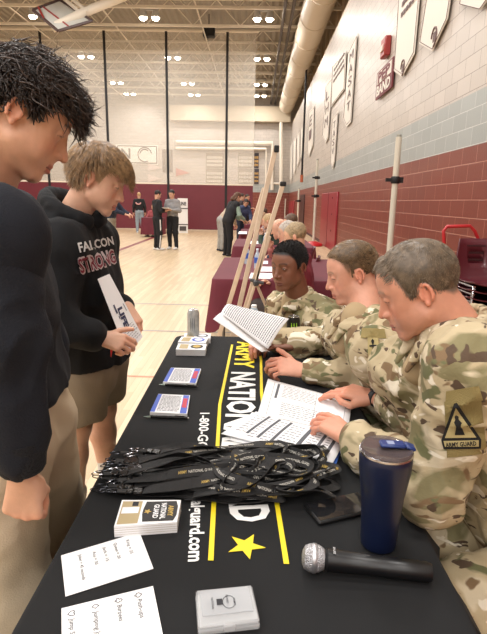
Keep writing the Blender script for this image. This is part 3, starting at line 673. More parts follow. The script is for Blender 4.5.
# right wall banners -------------------------------------------------
BW=mat('banner_white',(222,216,206),.6); BT=mat('banner_line',(96,72,70),.6)
X0=WX-.045
def wbanner(px,lab,lines=0,vert=False,logo=None,name='pennant_banner',words=None,border=.6):
    P=[PX(u,v,X0) for u,v in px]; c=np.mean(P,axis=0); r=empty(name,(X0,c[1],min(p[2] for p in P)),lab,'banner','banners on the right wall')
    mk('cloth',MB().prism(P,(1,0,0),.012),BW,r,smooth=False)
    b=MB()
    for i in range(len(P)):
        p=lerp(P[i],c,.06);q=lerp(P[(i+1)%len(P)],c,.06); b.tube([p-A([.004,0,0]),q-A([.004,0,0])],.007*border,4)
    ys=[p[1] for p in P]; zs=[p[2] for p in P]; w=max(ys)-min(ys); z1=max(zs); z0=min(zs)
    if vert:
        n=int((z1-z0)*.8/(w*.24)); 
        g=random.Random(len(lab))
        for k in range(n):
            s=g.choice('AHILMNOSTEV'); text(b,s,(X0-.012,c[1]+w*.22,z1-(z1-z0)*.08-(k+1)*w*.24),(0,-1,0),(0,0,1),w*.17,w=w*.42,bold=.0)
    for k in range(lines):
        g=random.Random(k); zz=min(z1-.25,c[2]+1.)-k*.16; yy=c[1]+w*.34
        while yy>c[1]-w*.3:
            l=w*g.uniform(.05,.12); b.box((X0-.01,yy-l/2,zz),(.006,l,.07)); yy-=l+w*.035
    if logo:
        p=PX(*logo,X0-.004); b.tube([p+A([0,.10*math.cos(t),.12*math.sin(t)]) for t in np.linspace(0,4.6,10)],.014,5); b.box(p,(.004,.09,.12))
    if b.v: mk('print',b,BT,r,smooth=False)
wbanner([(400,-25),(421,-25),(419,0),(414,54),(401.9,77),(393.7,71)],'long white pennant-shaped banner with rows of dark words, left of the big pair',4,logo=(402.5,68))
wbanner([(430,-25),(455,-25),(450,0),(447,19),(432,51.3),(419,43.5)],'wide white pennant-shaped banner with round logo, right of the big pair',0,logo=(434,37))
wbanner([(462,-20),(500,-20),(487,0),(480,10),(459,4.5)],'white banner tip cut by the top edge of the photo, near the right corner',0)
wbanner([(357,33),(355,60),(350.7,122),(346.4,127),(343.5,120),(348,52)],'narrow tall white banner with vertical lettering, just right of the square grey sign',vert=True)
wbanner([(346,51),(344.5,89),(331,107),(332.5,66)],'square white sign with dark print between two tall narrow banners',lines=3,name='wall_sign',border=1.)
wbanner([(332.5,76),(328,138),(325.5,143),(322.5,136),(326,85)],'narrow tall white banner with vertical lettering, just left of the square sign',vert=True)
wbanner([(338,111),(334.5,162),(332.5,169),(330.5,163),(332.5,118)],'short narrow banner hanging lowest below the square sign',vert=True)
wbanner([(314,106),(313,145),(309,157),(307.5,152),(309,112)],'narrow banner between the black drop pipe and the tall banners',vert=True)
for i,(u,w) in enumerate([(290,2.6),(293.3,2.7),(297,2.9),(300.6,3.)]):
    v0=146-(u-290)*1.6; wbanner([(u,v0),(u+w,v0-3),(u+w-.5,v0+32-(u-290)*.9),(u+w/2-.3,v0+37-(u-290)),(u-.4,v0+33)],'thin white banner in the far row of four, number %s from the left'%['one','two','three','four'][i],vert=False)
# band sign, alarm
P=[PX(u,v,X0) for u,v in [(378.6,72.4),(393.7,57.4),(392,87.5),(376,100)]]; y1=max(P[0][1],P[3][1]); y0=min(P[1][1],P[2][1]); z1=(P[0][2]+P[1][2])/2; z0=(P[2][2]+P[3][2])/2; yc=(y0+y1)/2
r=empty('band_sign',(X0,yc,z0),'white sign with maroon lettering PEP BAND on the block wall','sign'); mk('board',MB().box((X0,yc,(z0+z1)/2),(.03,y1-y0,z1-z0)),mat('maroon_print',(110,44,50),.6),r,smooth=False)
mk('panel',MB().box((X0-.018,yc,z0+(z1-z0)*.73),(.008,(y1-y0)*.86,(z1-z0)*.42)),BW,r,smooth=False)
b=MB(); text(b,'PEP',(X0-.026,yc,z0+(z1-z0)*.56),(0,-1,0),(0,0,1),(z1-z0)*.34,w=(y1-y0)*.75,bold=.05,center=True); mk('lettering',b,mat('maroon_print',(110,44,50),.6),r,smooth=False)
b=MB(); text(b,'BAND',(X0-.022,yc,z0+(z1-z0)*.1),(0,-1,0),(0,0,1),(z1-z0)*.34,w=(y1-y0)*.86,bold=.04,center=True); mk('lettering',b,BW,r,smooth=False)
p=PX(385.8,47.5,WX-.06); r=empty('fire_alarm',p,'red alarm box high on the white wall above the band sign','alarm'); mk('box',MB().box(p,(.12,.34,.34),bev=.02),mat('alarm_red',(150,50,48),.4),r); mk('strobe',MB().box(p-A([.07,0,.02]),(.03,.2,.12),bev=.01),mat('alarm_white',(210,180,170),.3),r)
# wall mats and dark opening, drop pipe
def wpanel(u0,u1,vt,vb,name,lab,c,cat,t=.05):
    ya=PX(u1,vb,WX)[1]; yb=PX(u0,vb,WX)[1]; zt=PX((u0+u1)/2,vt,WX)[2]; r=empty(name,(WX-t/2,(ya+yb)/2,0),lab,cat)
    mk('leaf',MB().box((WX-t/2,(ya+yb)/2,zt/2),(t,abs(yb-ya),zt),bev=.01),mat('pn%d%d'%c[:2],c,.4),r); return r,(ya+yb)/2,zt,abs(yb-ya)
r,yc,zt,w=wpanel(320.5,336,193,246,'wall_mat','tall flat crimson wall mat on the block wall behind the seated soldiers',(148,40,50),'mat'); mk('seam',MB().box((WX-.054,yc-w*.0,zt/2),(.006,.02,zt)),mat('seam',(96,26,34),.6),r)
for z in(.6,1.1,1.6): mk('rivet',MB().box((WX-.056,yc-w*.25,z),(.01,.08,.05)),mat('seam',(96,26,34),.6),r)
wpanel(288.5,293.5,201,228,'wall_mat','narrow crimson wall mat farther down the block wall',(148,40,50),'mat')
r,yc,zt,w=wpanel(299.5,303.5,195,232,'dark_opening_1','',(60,34,34),'door'); r.pop('category',None); r['kind']='structure'  # dark-coloured panel stands in for the shade inside a wall opening
p0=PX(307,49,WX-.2);p1=PX(302,180,WX-.2); x_,y_=p0[0],(p0[1]+p1[1])/2; r=empty('drop_pipe',(x_,y_,p1[2]),'thin black vertical pipe with orange end beside the wall banners','pipe'); mk('rod',MB().tube([(x_,y_,p1[2]),(x_,y_,ZR)],.05,8),BLKM,r); mk('tip',MB().tube([(x_,y_,p1[2]-.1),(x_,y_,p1[2]+.25)],.075,8),mat('copper',(170,84,50),.5),r)
b=MB().tube([(x_+.1,3,7.1),(x_+.1,YE-1,7.1)],.05,8); mk('wall_conduit',MB().tube([(x_-.35,3,8.6),(x_-.35,YE-1,8.6)],.05,8),mat('copper_dark',(120,66,48),.5),label='rust-coloured pipe running under the roof by the wall',cat='pipe')
# volleyball posts
def post(u0,v0,u1,v1,x,lab,base=True,clampv=None,r0=.045):
    a=PX(u0,v0,x); y=a[1]; r=empty('net_post',(x,y,0),lab,'post'); mk('pole',MB().tube([(x,y,.05),(x,y,a[2])],r0,14),mat('post_cream',(206,200,184),.4),r); mk('inner_tube',MB().tube([(x,y,a[2]-.0),(x,y,a[2]+.03)],r0*.8,12),mat('post_cap',(150,150,140),.3),r)
    for v in clampv or []:
        z=PX((u0+u1)/2,v,x)[2]; b=MB(); b.lathe([(r0*1.3,-.05),(r0*1.5,-.03),(r0*1.5,.03),(r0*1.3,.05)],(x,y,z),14); b.box((x-r0*1.8,y,z),(.12,.05,.05)); b.box((x+r0*1.8,y,z),(.06,.04,.08)); mk('clamp',b,BLKM,r)
    if base: mk('base',MB().lathe([(.31,0),(.33,.03),(.30,.08),(.15,.14),(.05,.16)],(x,y,.003),20),mat('red_base',(190,28,36),.4),r)
post(399,137,392,248,2.02,'thick pale net post with black clamp standing against the red wall, nearest one',True,[180])
post(317.5,160,314,242,1.98,'pale net post on a round red base, farther down the wall',True,[178,196])
post(299,189,297,235,2.0,'thin pale net post farthest down the wall',True,[201])
# furthest
for u,v in((285.5,199),):
    x=2.1; post(u,v,u,230,x,'small pale net post close to the far wall',False,None)
# ---------------------------------------------------------------- tables
def outline(x0,y0,x1,y1,r=.04,n=7,seg=26):
    pts=[]; cs=[(x1-r,y1-r,0),(x0+r,y1-r,90),(x0+r,y0+r,180),(x1-r,y0+r,270)]
    for i,(cx,cy,a0) in enumerate(cs):
        for k in range(n): a=math.radians(a0+90*k/(n-1)); pts.append((cx+r*math.cos(a),cy+r*math.sin(a)))
        nx=cs[(i+1)%4]; a=math.radians(a0+90); p=A([cx+r*math.cos(a),cy+r*math.sin(a)]); q=A([nx[0]+r*math.cos(a),nx[1]+r*math.sin(a)])
        for k in range(1,seg): pts.append(tuple(lerp(p,q,k/seg)))
    return A(pts)
def cloth(x0,y0,x1,y1,zt,zb,corner=None,lap=None,amp=.012,shear=None,r=.04,seed=0):
    o=outline(x0,y0,x1,y1,r); c=A([(x0+x1)/2,(y0+y1)/2]); m=len(o); nxt=np.roll(o,-1,0)-np.roll(o,1,0); nrm=np.stack([nxt[:,1],-nxt[:,0]],1); nrm/=np.linalg.norm(nrm,axis=1)[:,None]
    s=np.cumsum(np.linalg.norm(o-np.roll(o,1,0),axis=1)); dc=np.min([np.hypot(o[:,0]-a,o[:,1]-b) for a in(x0,x1) for b in(y0,y1)],axis=0)
    if lap is not None: zb=np.where((o[:,0]>x1-.001)&(o[:,1]>y0+.45)&(o[:,1]<y1-.02),lap,zb)
    b=MB(); L=[]; zbb=zb+np.zeros(m) if corner is None else zb+(corner-zb)*np.clip(1-dc/.28,0,1)
    for (off,t) in [(-.012,0),(-.004,.001),(0,.008),(.003,.03),(.008,.2),(.016,.45),(.026,.72),(.036,1.)]:
        z=zt-(zt-zbb)*t if t>.05 else zt-(zt-zb)*t+np.zeros(m)
        w=amp*t*(np.sin(s*22+seed)+.6*np.sin(s*37+1+seed)); bul=.05*t*np.exp(-(dc/.12)**2) if corner is not None else 0
        L.append(np.c_[o+nrm*(off+w+bul)[:,None],z])
    V=np.vstack(L); fs=[(i*m+k,(i+1)*m+k,(i+1)*m+(k+1)%m,i*m+(k+1)%m) for i in range(len(L)-1) for k in range(m)]
    if shear: V[:,0]+=shear(V[:,1])
    b.add(V,fs); 
    b.add(L[0] if not shear else np.c_[L[0][:,0]+shear(L[0][:,1]),L[0][:,1:]],[tuple(range(m))]); return b
def fold_table(x0,y0,x1,y1,lab,group=None):
    t=empty('folding_table',((x0+x1)/2,(y0+y1)/2,0),lab,'table',group)
    mk('tabletop',MB().box(((x0+x1)/2,(y0+y1)/2,.728),(x1-x0-.07,y1-y0-.08,.03),bev=.01),mat('plastic_grey',(190,186,176),.5),t)
    for x in(x0+.1,x1-.1):
        for y in(y0+.2,y1-.2): mk('leg',MB().tube([(x,y,.0),(x,y,.715)],.014,8),mat('leg_grey',(120,120,118),.4,.6),t)
    for y in(y0+.2,y1-.2): mk('crossbar',MB().tube([(x0+.1,y,.3),(x1-.1,y,.3)],.01,8),mat('leg_grey',(120,120,118),.4,.6),t)
    return t
TX0,TX1,TY0,TY1=-.40,.385,.28,2.56
fold_table(TX0,TY0,TX1,TY1,'long folding table under the black cloth in front of the soldiers')
shear=lambda y:-.016*(np.clip(y,.3,2.6)-1.0)/1.5
tb=empty('tablecloth',(0,1.4,.75),'black tablecloth with recruiting lettering, yellow stripes and a star','tablecloth')
mk('cloth',cloth(TX0+.008,TY0,TX1,TY1,.75,.06,shear=shear,r=.05,lap=.69),mat('black_cloth',(17,18,20),.95,bump=.15,bscale=900,var=.1,scale=6),tb,smooth=True)
ZT=.7512
def strip(pts,w,m,name='stripe'):
    b=MB(); P=A([[*p[:2],ZT] for p in pts]); b.ribbon(P,[(w/2,0,0)]*len(P),.0008); mk(name,b,m,tb,smooth=False)
YEL=mat('print_yellow',(238,214,30),.6); WHT=mat('print_white',(236,236,234),.6)
q=lambda u,v:PZ(u,v,.751)
def strip(pts,w,name='stripe'):
    b=MB(); P=A([[p[0],p[1],ZT+.0002] for p in pts]); b.ribbon(P,[(w/2,0,0)]*len(P),.0006); mk(name,b,YEL,tb,smooth=False)
strip([q(210.8,560.5),q(214,500),q(217.6,444),q(219.8,404.6),q(232.2,344.7)],.011)
strip([q(286.5,564),q(276.5,501),q(267,446),q(261.5,393),q(261,361),q(259,345)],.011)
def tline(s,p0,p1,h,m,bold=.02,w=None,up=None):
    "lettering from far point p0 to near point p1, tops to the right"
    b=MB(); d=A(p1)-A(p0); d[2]=0; ux=unit(d); uy=A([-ux[1],ux[0],0]); W=np.linalg.norm(d)
    text(b,s,(p0[0],p0[1],ZT+.0006),ux,uy,h,w=W,bold=bold); mk('lettering',b,m,tb,smooth=False)
# large words run away from the camera: ARMY NATIONAL GUARD, then the star
tline('ARMY',q(238,341.5),q(234.5,368),.082,YEL,.03)
tline('NATIONAL',q(232.5,372),q(222,452),.092,WHT,.035)
tline('GUARD',q(222,456),q(233.5,523),.085,WHT,.035)
tline('1-800-GO-GUARD',q(200.5,413),q(192,500),.03,WHT,.02)
tline('nationalguard.com',q(193.0,477),q(188.5,562),.030,WHT,.03)
b=MB(); c=q(246,546); o=[]
for i in range(10): a=PI/2*0+i*PI/5-.1; r=.041 if i%2==0 else .0165; o.append((c[0]+r*math.cos(a),c[1]+r*math.sin(a),ZT))
b.prism(o,(0,0,1),.0008); mk('star',b,YEL,tb,smooth=False)
MR=mat('maroon_cloth',(98,28,44),.75,var=.08,scale=5)
NEAR=[(-.39,4.53,.95,6.35,'nearest maroon-draped table beyond the soldiers with two water bottles on it'),(-.36,7.95,.95,9.6,'second maroon-draped table beyond the soldiers, behind the nearest one'),(-.37,11.6,.9,13.2,'third maroon-draped table down the row'),(-.35,15.6,.9,17.2,'farthest maroon-draped table down the row near the leaning visitors')]
for (x0,y0,x1,y1,l) in NEAR:
    fold_table(x0,y0,x1,y1,'folding table under the maroon cloth, '+l.split(' ')[0]+' of the row','row of folding tables')
    mk('tablecloth',cloth(x0,y0,x1,y1,.752,.47,.24,amp=.012,seed=y0),MR,smooth=True,label={'nearest':'maroon cloth on the nearest table beyond the soldiers, under two water bottles','second':'maroon cloth on the second table beyond the soldiers','third':'maroon cloth on the third table down the row','farthest':'maroon cloth on the farthest table, near the leaning visitors'}[l.split()[0]],cat='tablecloth',group='maroon tablecloths')
# far table by the curtain
p=PZ(151,237,0); fold_table(p[0]-.35,p[1]-.1,p[0]+.45,p[1]+.6,'far folding table standing before the maroon curtain'); mk('tablecloth',cloth(p[0]-.35,p[1]-.1,p[0]+.45,p[1]+.6,.752,.1,None),MR,smooth=True,label='maroon cloth on the far table before the curtain',cat='tablecloth')
FT=p
# white poster panels standing before the curtain
p=PZ(183,233,0); r=empty('display_board',p,'white folding display board with three posters before the maroon curtain','board')
mk('panel',MB().box(p+A([0,0,.76]),(.44,.05,1.52)),mat('board_white',(232,230,228),.5),r)
b=MB(); b.box(p+A([0,-.03,1.08]),(.45,.02,.04)); b.box(p+A([0,-.03,.38]),(.45,.02,.04)); mk('divider',b,mat('dark_strip',(70,64,66),.5),r)
b=MB(); text(b,'LINE',p+A([0,-.035,1.22]),(1,0,0),(0,0,1),.14,w=.32,bold=.04,center=True); b.box(p+A([0,-.03,.2]),(.3,.02,.2)); mk('print',b,mat('dark_strip',(70,64,66),.5),r,smooth=False)
# ---------------------------------------------------------------- small things on the black table
Z0=.7515
def slab(P,h,z=Z0): return MB().prism([[p[0],p[1],z] for p in P],(0,0,1),h)
def pageprint(b,P,z,lines=10,marg=.1,fx=(.1,.9),fy=(.1,.9),th=.25,seed=0,blk=False,curve=None):
    "rows of short dark dashes on the quad P (a,b,c,d = near-left, near-right, far-right, far-left)"
    g=random.Random(seed); a,bb,c,d=[A([p[0],p[1]]) for p in P]
    f=lambda s,t:(a*(1-s)*(1-t)+bb*s*(1-t)+c*s*t+d*(1-s)*t)
    for i in range(lines):
        t=fy[0]+(fy[1]-fy[0])*(i+.5)/lines; s=fx[0]; dt=(fy[1]-fy[0])/lines*th
        while s<fx[1]-.02:
            l=g.uniform(.03,.10) if not blk else (fx[1]-fx[0]); e=min(s+l,fx[1]); q=[f(s,t-dt),f(e,t-dt),f(e,t+dt),f(s,t+dt)]
            b.add([[*x,z if curve is None else curve(x)] for x in q],[(0,1,2,3)]); s=e+g.uniform(.012,.03)
    return b
GREY=mat('ink_grey',(110,112,120),.7); INK=mat('ink',(40,40,46),.7); PAP=mat('paper',(236,236,238),.75); BLU=mat('print_blue',(70,96,190),.6); RED=mat('print_red',(190,50,70),.6); GOLD=mat('print_gold',(190,160,84),.6)
PENB=mat('pen_black',(20,22,22),.25); CHR=mat('chrome',(200,200,205),.2,1.)
def notepad(fl,fr,bl,br,pl,pr,lab,lab2):
    P=[q(*fl),q(*fr),q(*br),q(*bl)]; r=empty('notepad',np.mean(P,axis=0),lab,'notepad','notepads on the black table')
    mk('pages',slab(P,.010),PAP,r,smooth=False)
    f=lambda s,t:P[0]*(1-s)*(1-t)+P[1]*s*(1-t)+P[2]*s*t+P[3]*(1-s)*t; z=Z0+.0105
    def rect(s0,t0,s1,t1,m,name,zz=z): mk(name,MB().add([[*f(s,t)[:2],zz] for s,t in((s0,t0),(s1,t0),(s1,t1),(s0,t1))],[(0,1,2,3)]),m,r,smooth=False)
    rect(.0,.02,.12,.98,BLU,'left_band'); rect(.80,.02,.98,.98,BLU,'right_band'); rect(.82,.3,.95,.8,RED,'red_panel',z+.0003)
    b=MB(); pageprint(b,P,z+.0002,12,fx=(.16,.76),fy=(.08,.92),th=.22,seed=3); mk('print',b,GREY,r,smooth=False)
    a,c=q(*pl),q(*pr); a[2]=c[2]=Z0+.0065; pe=empty('pen',(a+c)/2,lab2,'pen','pens beside the notepads')
    mk('barrel',MB().tube([lerp(a,c,.16),lerp(a,c,.5),lerp(a,c,.97)],[.0048,.0056,.0052],10),PENB,pe); mk('tip',MB().tube([a,lerp(a,c,.06),lerp(a,c,.16)],[.0008,.0022,.0046],8),mat('pen_grey',(150,165,155),.3,.5),pe); mk('clip',MB().box(lerp(a,c,.8)+A([0,0,.0065]),(.032,.0028,.002)),CHR,pe); mk('button',MB().tube([lerp(a,c,.97),c],.0028,8),CHR,pe)
notepad((150,415),(187,417),(158.5,396.5),(190,398),(143.5,418.5),(189,420),'white notepad with blue bands and red panel, nearer of the two','black pen lying in front of the nearer notepad')
notepad((163,384.5),(196,386),(171,370),(201,371),(159,386),(198,388.5),'white notepad with blue bands and red panel, farther of the two','black pen lying in front of the farther notepad')
# card stacks at the far end
for i,(x,y,a,hh) in enumerate([(-.288,2.245,.03,.030),(-.292,2.350,-.05,.034),(-.285,2.455,.06,.026)]):
    wh=['nearest','middle','farthest'][i]; r=empty('flyer_stack',(x,y,Z0),'stack of small white printed flyers by the tall can, %s of three'%wh,'flyers','flyer stacks by the can',rz=0)
    R=rotz(a); mk('stack',MB().box((x,y,Z0+hh/2),(.135,.095,hh),R=R),PAP,r,smooth=False)
    b=MB(); 
    for k in range(5): b.box((x,y,Z0+hh*(k+1)/6),(.1356,.0956,.0007),R=R)
    mk('page_edges',b,mat('edge_grey',(180,178,172),.7),r,smooth=False)
    z=Z0+hh+.0005
    mk('photo',MB().box(A([x,y,z])+R@A([-.035,0,0]),(.04,.07,.0006),R=R),mat('flyer_tan',(178,160,120),.6),r,smooth=False)
    c=A([x,y,z])+R@A([.025,0,0]); m=[mat('emblem_black',(36,34,34),.6),BLU,GREY][i]; mk('emblem',MB().lathe([(.027,0),(.027,.0007)],c,8 if i==0 else 20,R=np.diag([1.15,1.2,1])),m,r,smooth=False)
    mk('emblem_centre',MB().lathe([(.017,.0007),(.017,.0012)],c,8 if i==0 else 20,R=np.diag([1.15,1.2,1])),[GOLD,PAP,PAP][i],r,smooth=False)
def can(x,y,z,h,rr,lab,cols,name='drink_can'):
    r=empty(name,(x,y,z),lab,'can'); body=mat('can%d'%cols[0],cols,.3,.3,var=.25,scale=35)
    mk('body',MB().lathe([(rr*.7,0),(rr*.8,.002),(rr,.012),(rr,h-.02),(rr*.82,h-.003),(rr*.8,h)],(x,y,z),28),body,r,smooth=None)
    mk('lid',MB().lathe([(rr*.76,h-.003),(rr*.8,h+.001),(rr*.83,h),(rr*.78,h-.006)],(x,y,z),28),CHR,r); mk('tab',MB().box((x,y-.006,z+h+.002),(.014,.022,.002),bev=.001),CHR,r); return r
c_=PZ(194,338,.7515); r=can(c_[0],c_[1]-.03,Z0,.158,.031,'tall silver grey energy drink can at the far left corner of the black table',(176,178,178))
b=MB(); 
for k in range(3): b.tube([(c_[0]-.010+.010*k,c_[1]-.03-.0312,Z0+.12),(c_[0]-.008+.009*k,c_[1]-.03-.0314,Z0+.09),(c_[0]-.010+.010*k,c_[1]-.03-.0312,Z0+.055)],[.001,.003,.0008],5)
mk('claw_mark',b,mat('mark_grey',(120,124,126),.4),r)
r=can(.195,2.38,Z0,.157,.033,'black energy drink can with bright green claw mark beside the farthest soldier',(26,28,26))
b=MB(); 
for k in range(3):
    x=-.012+.012*k; b.tube([(.195+x,2.38-math.sqrt(.0335**2-x*x),Z0+.13),(.197+x,2.38-math.sqrt(.034**2-x*x),Z0+.09),(.194+x,2.38-math.sqrt(.0335**2-x*x),Z0+.04)],[.0015,.0045,.001],5)
mk('claw_mark',b,mat('mark_green',(150,205,50),.4),r)
# thick flyer pile
P=[q(113,532),q(177,526),q(181,501),q(122,501)]; P[0]=q(115,531); hz=.026
for p in P: p[2]=Z0
P=[A(p)-A([0,0,0]) for p in P]
r=empty('flyer_pile',np.mean(P,axis=0),'thick pile of white flyers with black shield emblem beside the lanyards','flyers')
# shrink: corners measured at the top of the pile
Pt=[PZ(117,521,Z0+hz),PZ(176.5,514,Z0+hz),PZ(181,500,Z0+hz),PZ(122,500,Z0+hz)]; Pt[0],Pt[1]=PZ(114,526.5,Z0+hz),PZ(177,522,Z0+hz)
mk('pages',slab(Pt,hz),PAP,r,smooth=False); b=MB()
ctr=np.mean(Pt,axis=0)
for k in range(4): b.add([[*(ctr[:2]+(A(p)[:2]-ctr[:2])*1.004),Z0+hz*(k+1)/5+dz] for p in Pt for dz in(0,.0008)],[(0,2,3,1),(2,4,5,3),(4,6,7,5),(6,0,1,7)])
mk('page_edges',b,mat('edge_tan',(176,168,150),.7),r,smooth=False)
f=lambda s,t:(Pt[0]*(1-s)*(1-t)+Pt[1]*s*(1-t)+Pt[2]*s*t+Pt[3]*(1-s)*t)
def pq(coords,m,name,dz): mk(name,MB().add([[*f(s,t)[:2],Z0+hz+dz] for s,t in coords],[tuple(range(len(coords)))]),m,r,smooth=False)
pq([(.03,.06),(.36,.06),(.36,.94),(.03,.94)],mat('flyer_tan',(178,160,120),.6),'left_photo',.0004); pq([(.05,.45),(.33,.45),(.33,.7),(.05,.7)],PAP,'left_caption',.0007); pq([(.2,.74),(.3,.74),(.3,.92),(.2,.92)],INK,'small_emblem',.0008)
pq([(.43,.10),(.93,.07),(.97,.3),(.97,.7),(.93,.95),(.43,.92),(.40,.6),(.40,.4)],mat('emblem_black',(36,34,34),.6),'emblem',.0004); 
ux=unit(Pt[3]-Pt[0]+0*(Pt[2]-Pt[1])); uy=unit(Pt[0]-Pt[1])
for s_,w_,pos,m in(('ARMY',.04,.88,GOLD),('NATIONAL',.058,.76,PAP),('GUARD',.05,.64,PAP)):
    b=MB(); o=f(pos,.5); d=unit(Pt[0]-Pt[3]); rgt=unit(Pt[1]-Pt[0]); text(b,s_,(o[0]-rgt[0]*.008,o[1]-rgt[1]*.008,Z0+hz+.001),d,rgt,.011,w=w_,bold=.03,center=True); mk('lettering',b,m,r,smooth=False)
b=MB(); c=f(.48,.5); b.prism([(c[0]+(.009 if i%2==0 else .004)*math.cos(i*PI/5),c[1]+(.009 if i%2==0 else .004)*math.sin(i*PI/5),Z0+hz+.0006) for i in range(10)],(0,0,1),.0004); mk('star',b,GOLD,r,smooth=False)
# handwritten cards
def card(P,lab,lines,h,extra=None):
    P=[A([*q(*p)[:2],Z0]) for p in P]; r=empty('note_card',np.mean(P,axis=0),lab,'card','handwritten cards'); mk('card',slab(P,.0008),PAP,r,smooth=False)
    # P: far-left, far-right, near-right, near-left ; writing reads from far edge to near edge
    f=lambda s,t:(P[0]*(1-s)*(1-t)+P[1]*s*(1-t)+P[2]*s*t+P[3]*(1-s)*t); b=MB()
    for (s_,s,t,w,sy) in lines:
        o=f(s,t); d=unit(f(s,1)-f(s,0)); rgt=unit(f(1,t)-f(0,t)); o=o+A([0,0,.0012]); st=0
        if sy:
            st=h*2.0; c=o+d*h*.7+rgt*h*.4; k=h*.75
            shp={'d':[(-1,0),(0,-.75),(1,0),(0,.75)],'h':[(1.,0),(.1,.85),(-.7,.8),(-.9,.35),(-.45,0),(-.9,-.35),(-.7,-.8),(.1,-.85)],'s':[(-1.,0),(-.1,.85),(.5,.7),(.6,.2),(1,.25),(1,-.25),(.6,-.2),(.5,-.7),(-.1,-.85)],'c':[(-1,0),(-.7,.5),(-.2,.35),(0,.9),(.5,.8),(.5,.2),(1,.25),(1,-.25),(.5,-.2),(.5,-.8),(0,-.9),(-.2,-.35),(-.7,-.5)]}[sy]
            # symbol: local x = up of the letters (right), y = reading direction
            pts=[c+rgt*(-x*k)+d*(y*k) for x,y in shp]; pts.append(pts[0]); b.tube(pts,.0007,4)
        text(b,s_,o+d*st,d,rgt,h,w=w,bold=.004)
    mk('handwriting',b,mat('pencil',(44,44,50),.7),r,smooth=False)
card([(61,556),(139.5,532.5),(153.5,569),(65.5,597)],'small white handwritten card with five faint lines, below the thick flyer pile',[('King = 25',.80,.12,.045,0),('Queen = 20',.64,.10,.05,0),('Jack = 15',.50,.12,.045,0),('Ace = 30',.37,.16,.04,0),('Joker = 45 seconds',.20,.12,.075,0)],.0062)
card([(61.5,609),(153,586.5),(167,655),(62,682)],'larger white handwritten card with four suit symbols, cut by the photo bottom edge',[('Push-ups',.80,.05,.042,'s'),('Burpees',.58,.06,.036,'c'),('Jumping Jacks',.33,.06,.07,'d'),('Jump Squats',.08,.08,.06,'h')],.0085)
# clear plastic case
cp=[PZ(197,591,.77),PZ(253,585,.77),PZ(258.5,622,.77),PZ(197.5,628,.77)]; c=np.mean(cp,axis=0); ax=unit(cp[1]-cp[0]+cp[2]-cp[3]); ay=A([-ax[1],ax[0],0]); R=np.stack([ax,ay,A([0,0,1])],1)
r=empty('card_case',(c[0],c[1],Z0),'clear frosted plastic case with small black print at the near end of the table','case')
CL=mat('frosted',(222,224,226),.25,alpha=.34,coat=.4); CW_,CD=.104,.082
mk('base',MB().box((c[0],c[1],Z0+.007),(CW_,CD,.012),R=R,bev=.003),CL,r,bevel=.001)
mk('lid',MB().box((c[0],c[1],Z0+.0175),(CW_-.002,CD-.002,.008),R=R,bev=.003),CL,r); mk('raised_panel',MB().box(A([c[0],c[1],Z0+.0225])+ay*.006,(CW_*.84,CD*.68,.002),R=R,bev=.0009),mat('frosted2',(205,208,212),.3,alpha=.35),r)
mk('latch',MB().box(A([c[0],c[1],Z0+.013])-ay*(CD/2),(.022,.005,.012),R=R,bev=.002),CL,r)
b=MB(); z=Z0+.0242
for (a_,b_,s_,w_) in((-.026,.002,'NATIONAL',.026),(.0,.006,'GUARD',.02),(.012,-.002,'ARMY',.018)): text(b,s_,A([c[0],c[1],z])+ax*a_+ay*(b_+.013),-ay,ax,.0035,w=w_,bold=.01)
b.box(A([c[0],c[1],z])-ax*.012+ay*.004,(.010,.013,.0005),R=R); b.tube([A([c[0],c[1],z])+ax*(.004+.011*math.cos(t))+ay*(.002+.014*math.sin(t)) for t in np.linspace(.4,5.6,14)],.0005,4)
mk('print',b,INK,r,smooth=False)
# phone
a_=q(307,505);b_=q(316,529.5);c2=q(368,517); ax=unit(c2-b_); ay=A([-ax[1],ax[0],0]); R=np.stack([ax,ay,A([0,0,1])],1); c=(a_+b_)/2+ax*.074
r=empty('smartphone',(c[0],c[1],Z0),'black smartphone lying face up behind the blue tumbler','phone'); mk('case',MB().box((c[0],c[1],Z0+.0055),(.152,.078,.011),R=R,bev=.004),mat('case_black',(16,16,18),.45),r,bevel=.002); mk('screen',MB().box((c[0],c[1],Z0+.0113),(.142,.068,.0008),R=R),mat('screen',(34,34,36),.06,coat=.6),r,smooth=False)
# microphone
a_=PZ(318,558.5,Z0+.026); e_=PZ(431,572.5,Z0+.019); d=unit(e_-a_)
r=empty('microphone',((a_+e_)/2)*A([1,1,0])+A([0,0,Z0]),'black wireless handheld microphone with silver mesh head','microphone')
hb=MB(); z=-d; x=unit(np.cross((0,0,1),z)); R=np.stack([x,np.cross(z,x),z],1)
hb.lathe([(.0185,-.012),(.0245,-.002),(.026,.008),(.0255,.016),(.021,.026),(.012,.0305),(.002,.0315)],a_,28,R=R)
hm,nt,bs=nodes('mic_mesh'); bs.inputs['Metallic'].default_value=.7; bs.inputs['Roughness'].default_value=.4; bs.inputs['Base Color'].default_value=lin((196,196,200)); tcn=N(nt,'ShaderNodeTexCoord'); vo=N(nt,'ShaderNodeTexVoronoi',Scale=420.); nt.links.new(tcn.outputs['Object'],vo.inputs['Vector']); bu=N(nt,'ShaderNodeBump',Strength=1.,Distance=.002); nt.links.new(vo.outputs['Distance'],bu.inputs['Height']); nt.links.new(bu.outputs['Normal'],bs.inputs['Normal'])
cr=N(nt,'ShaderNodeValToRGB'); cr.color_ramp.elements[0].color=(*lin((70,70,74))[:3],1); cr.color_ramp.elements[1].color=(*lin((215,215,218))[:3],1); cr.color_ramp.elements[0].position=.15; cr.color_ramp.elements[1].position=.45; cr.color_ramp.elements.new(1.) ; nt.links.new(vo.outputs['Distance'],cr.inputs['Fac'])
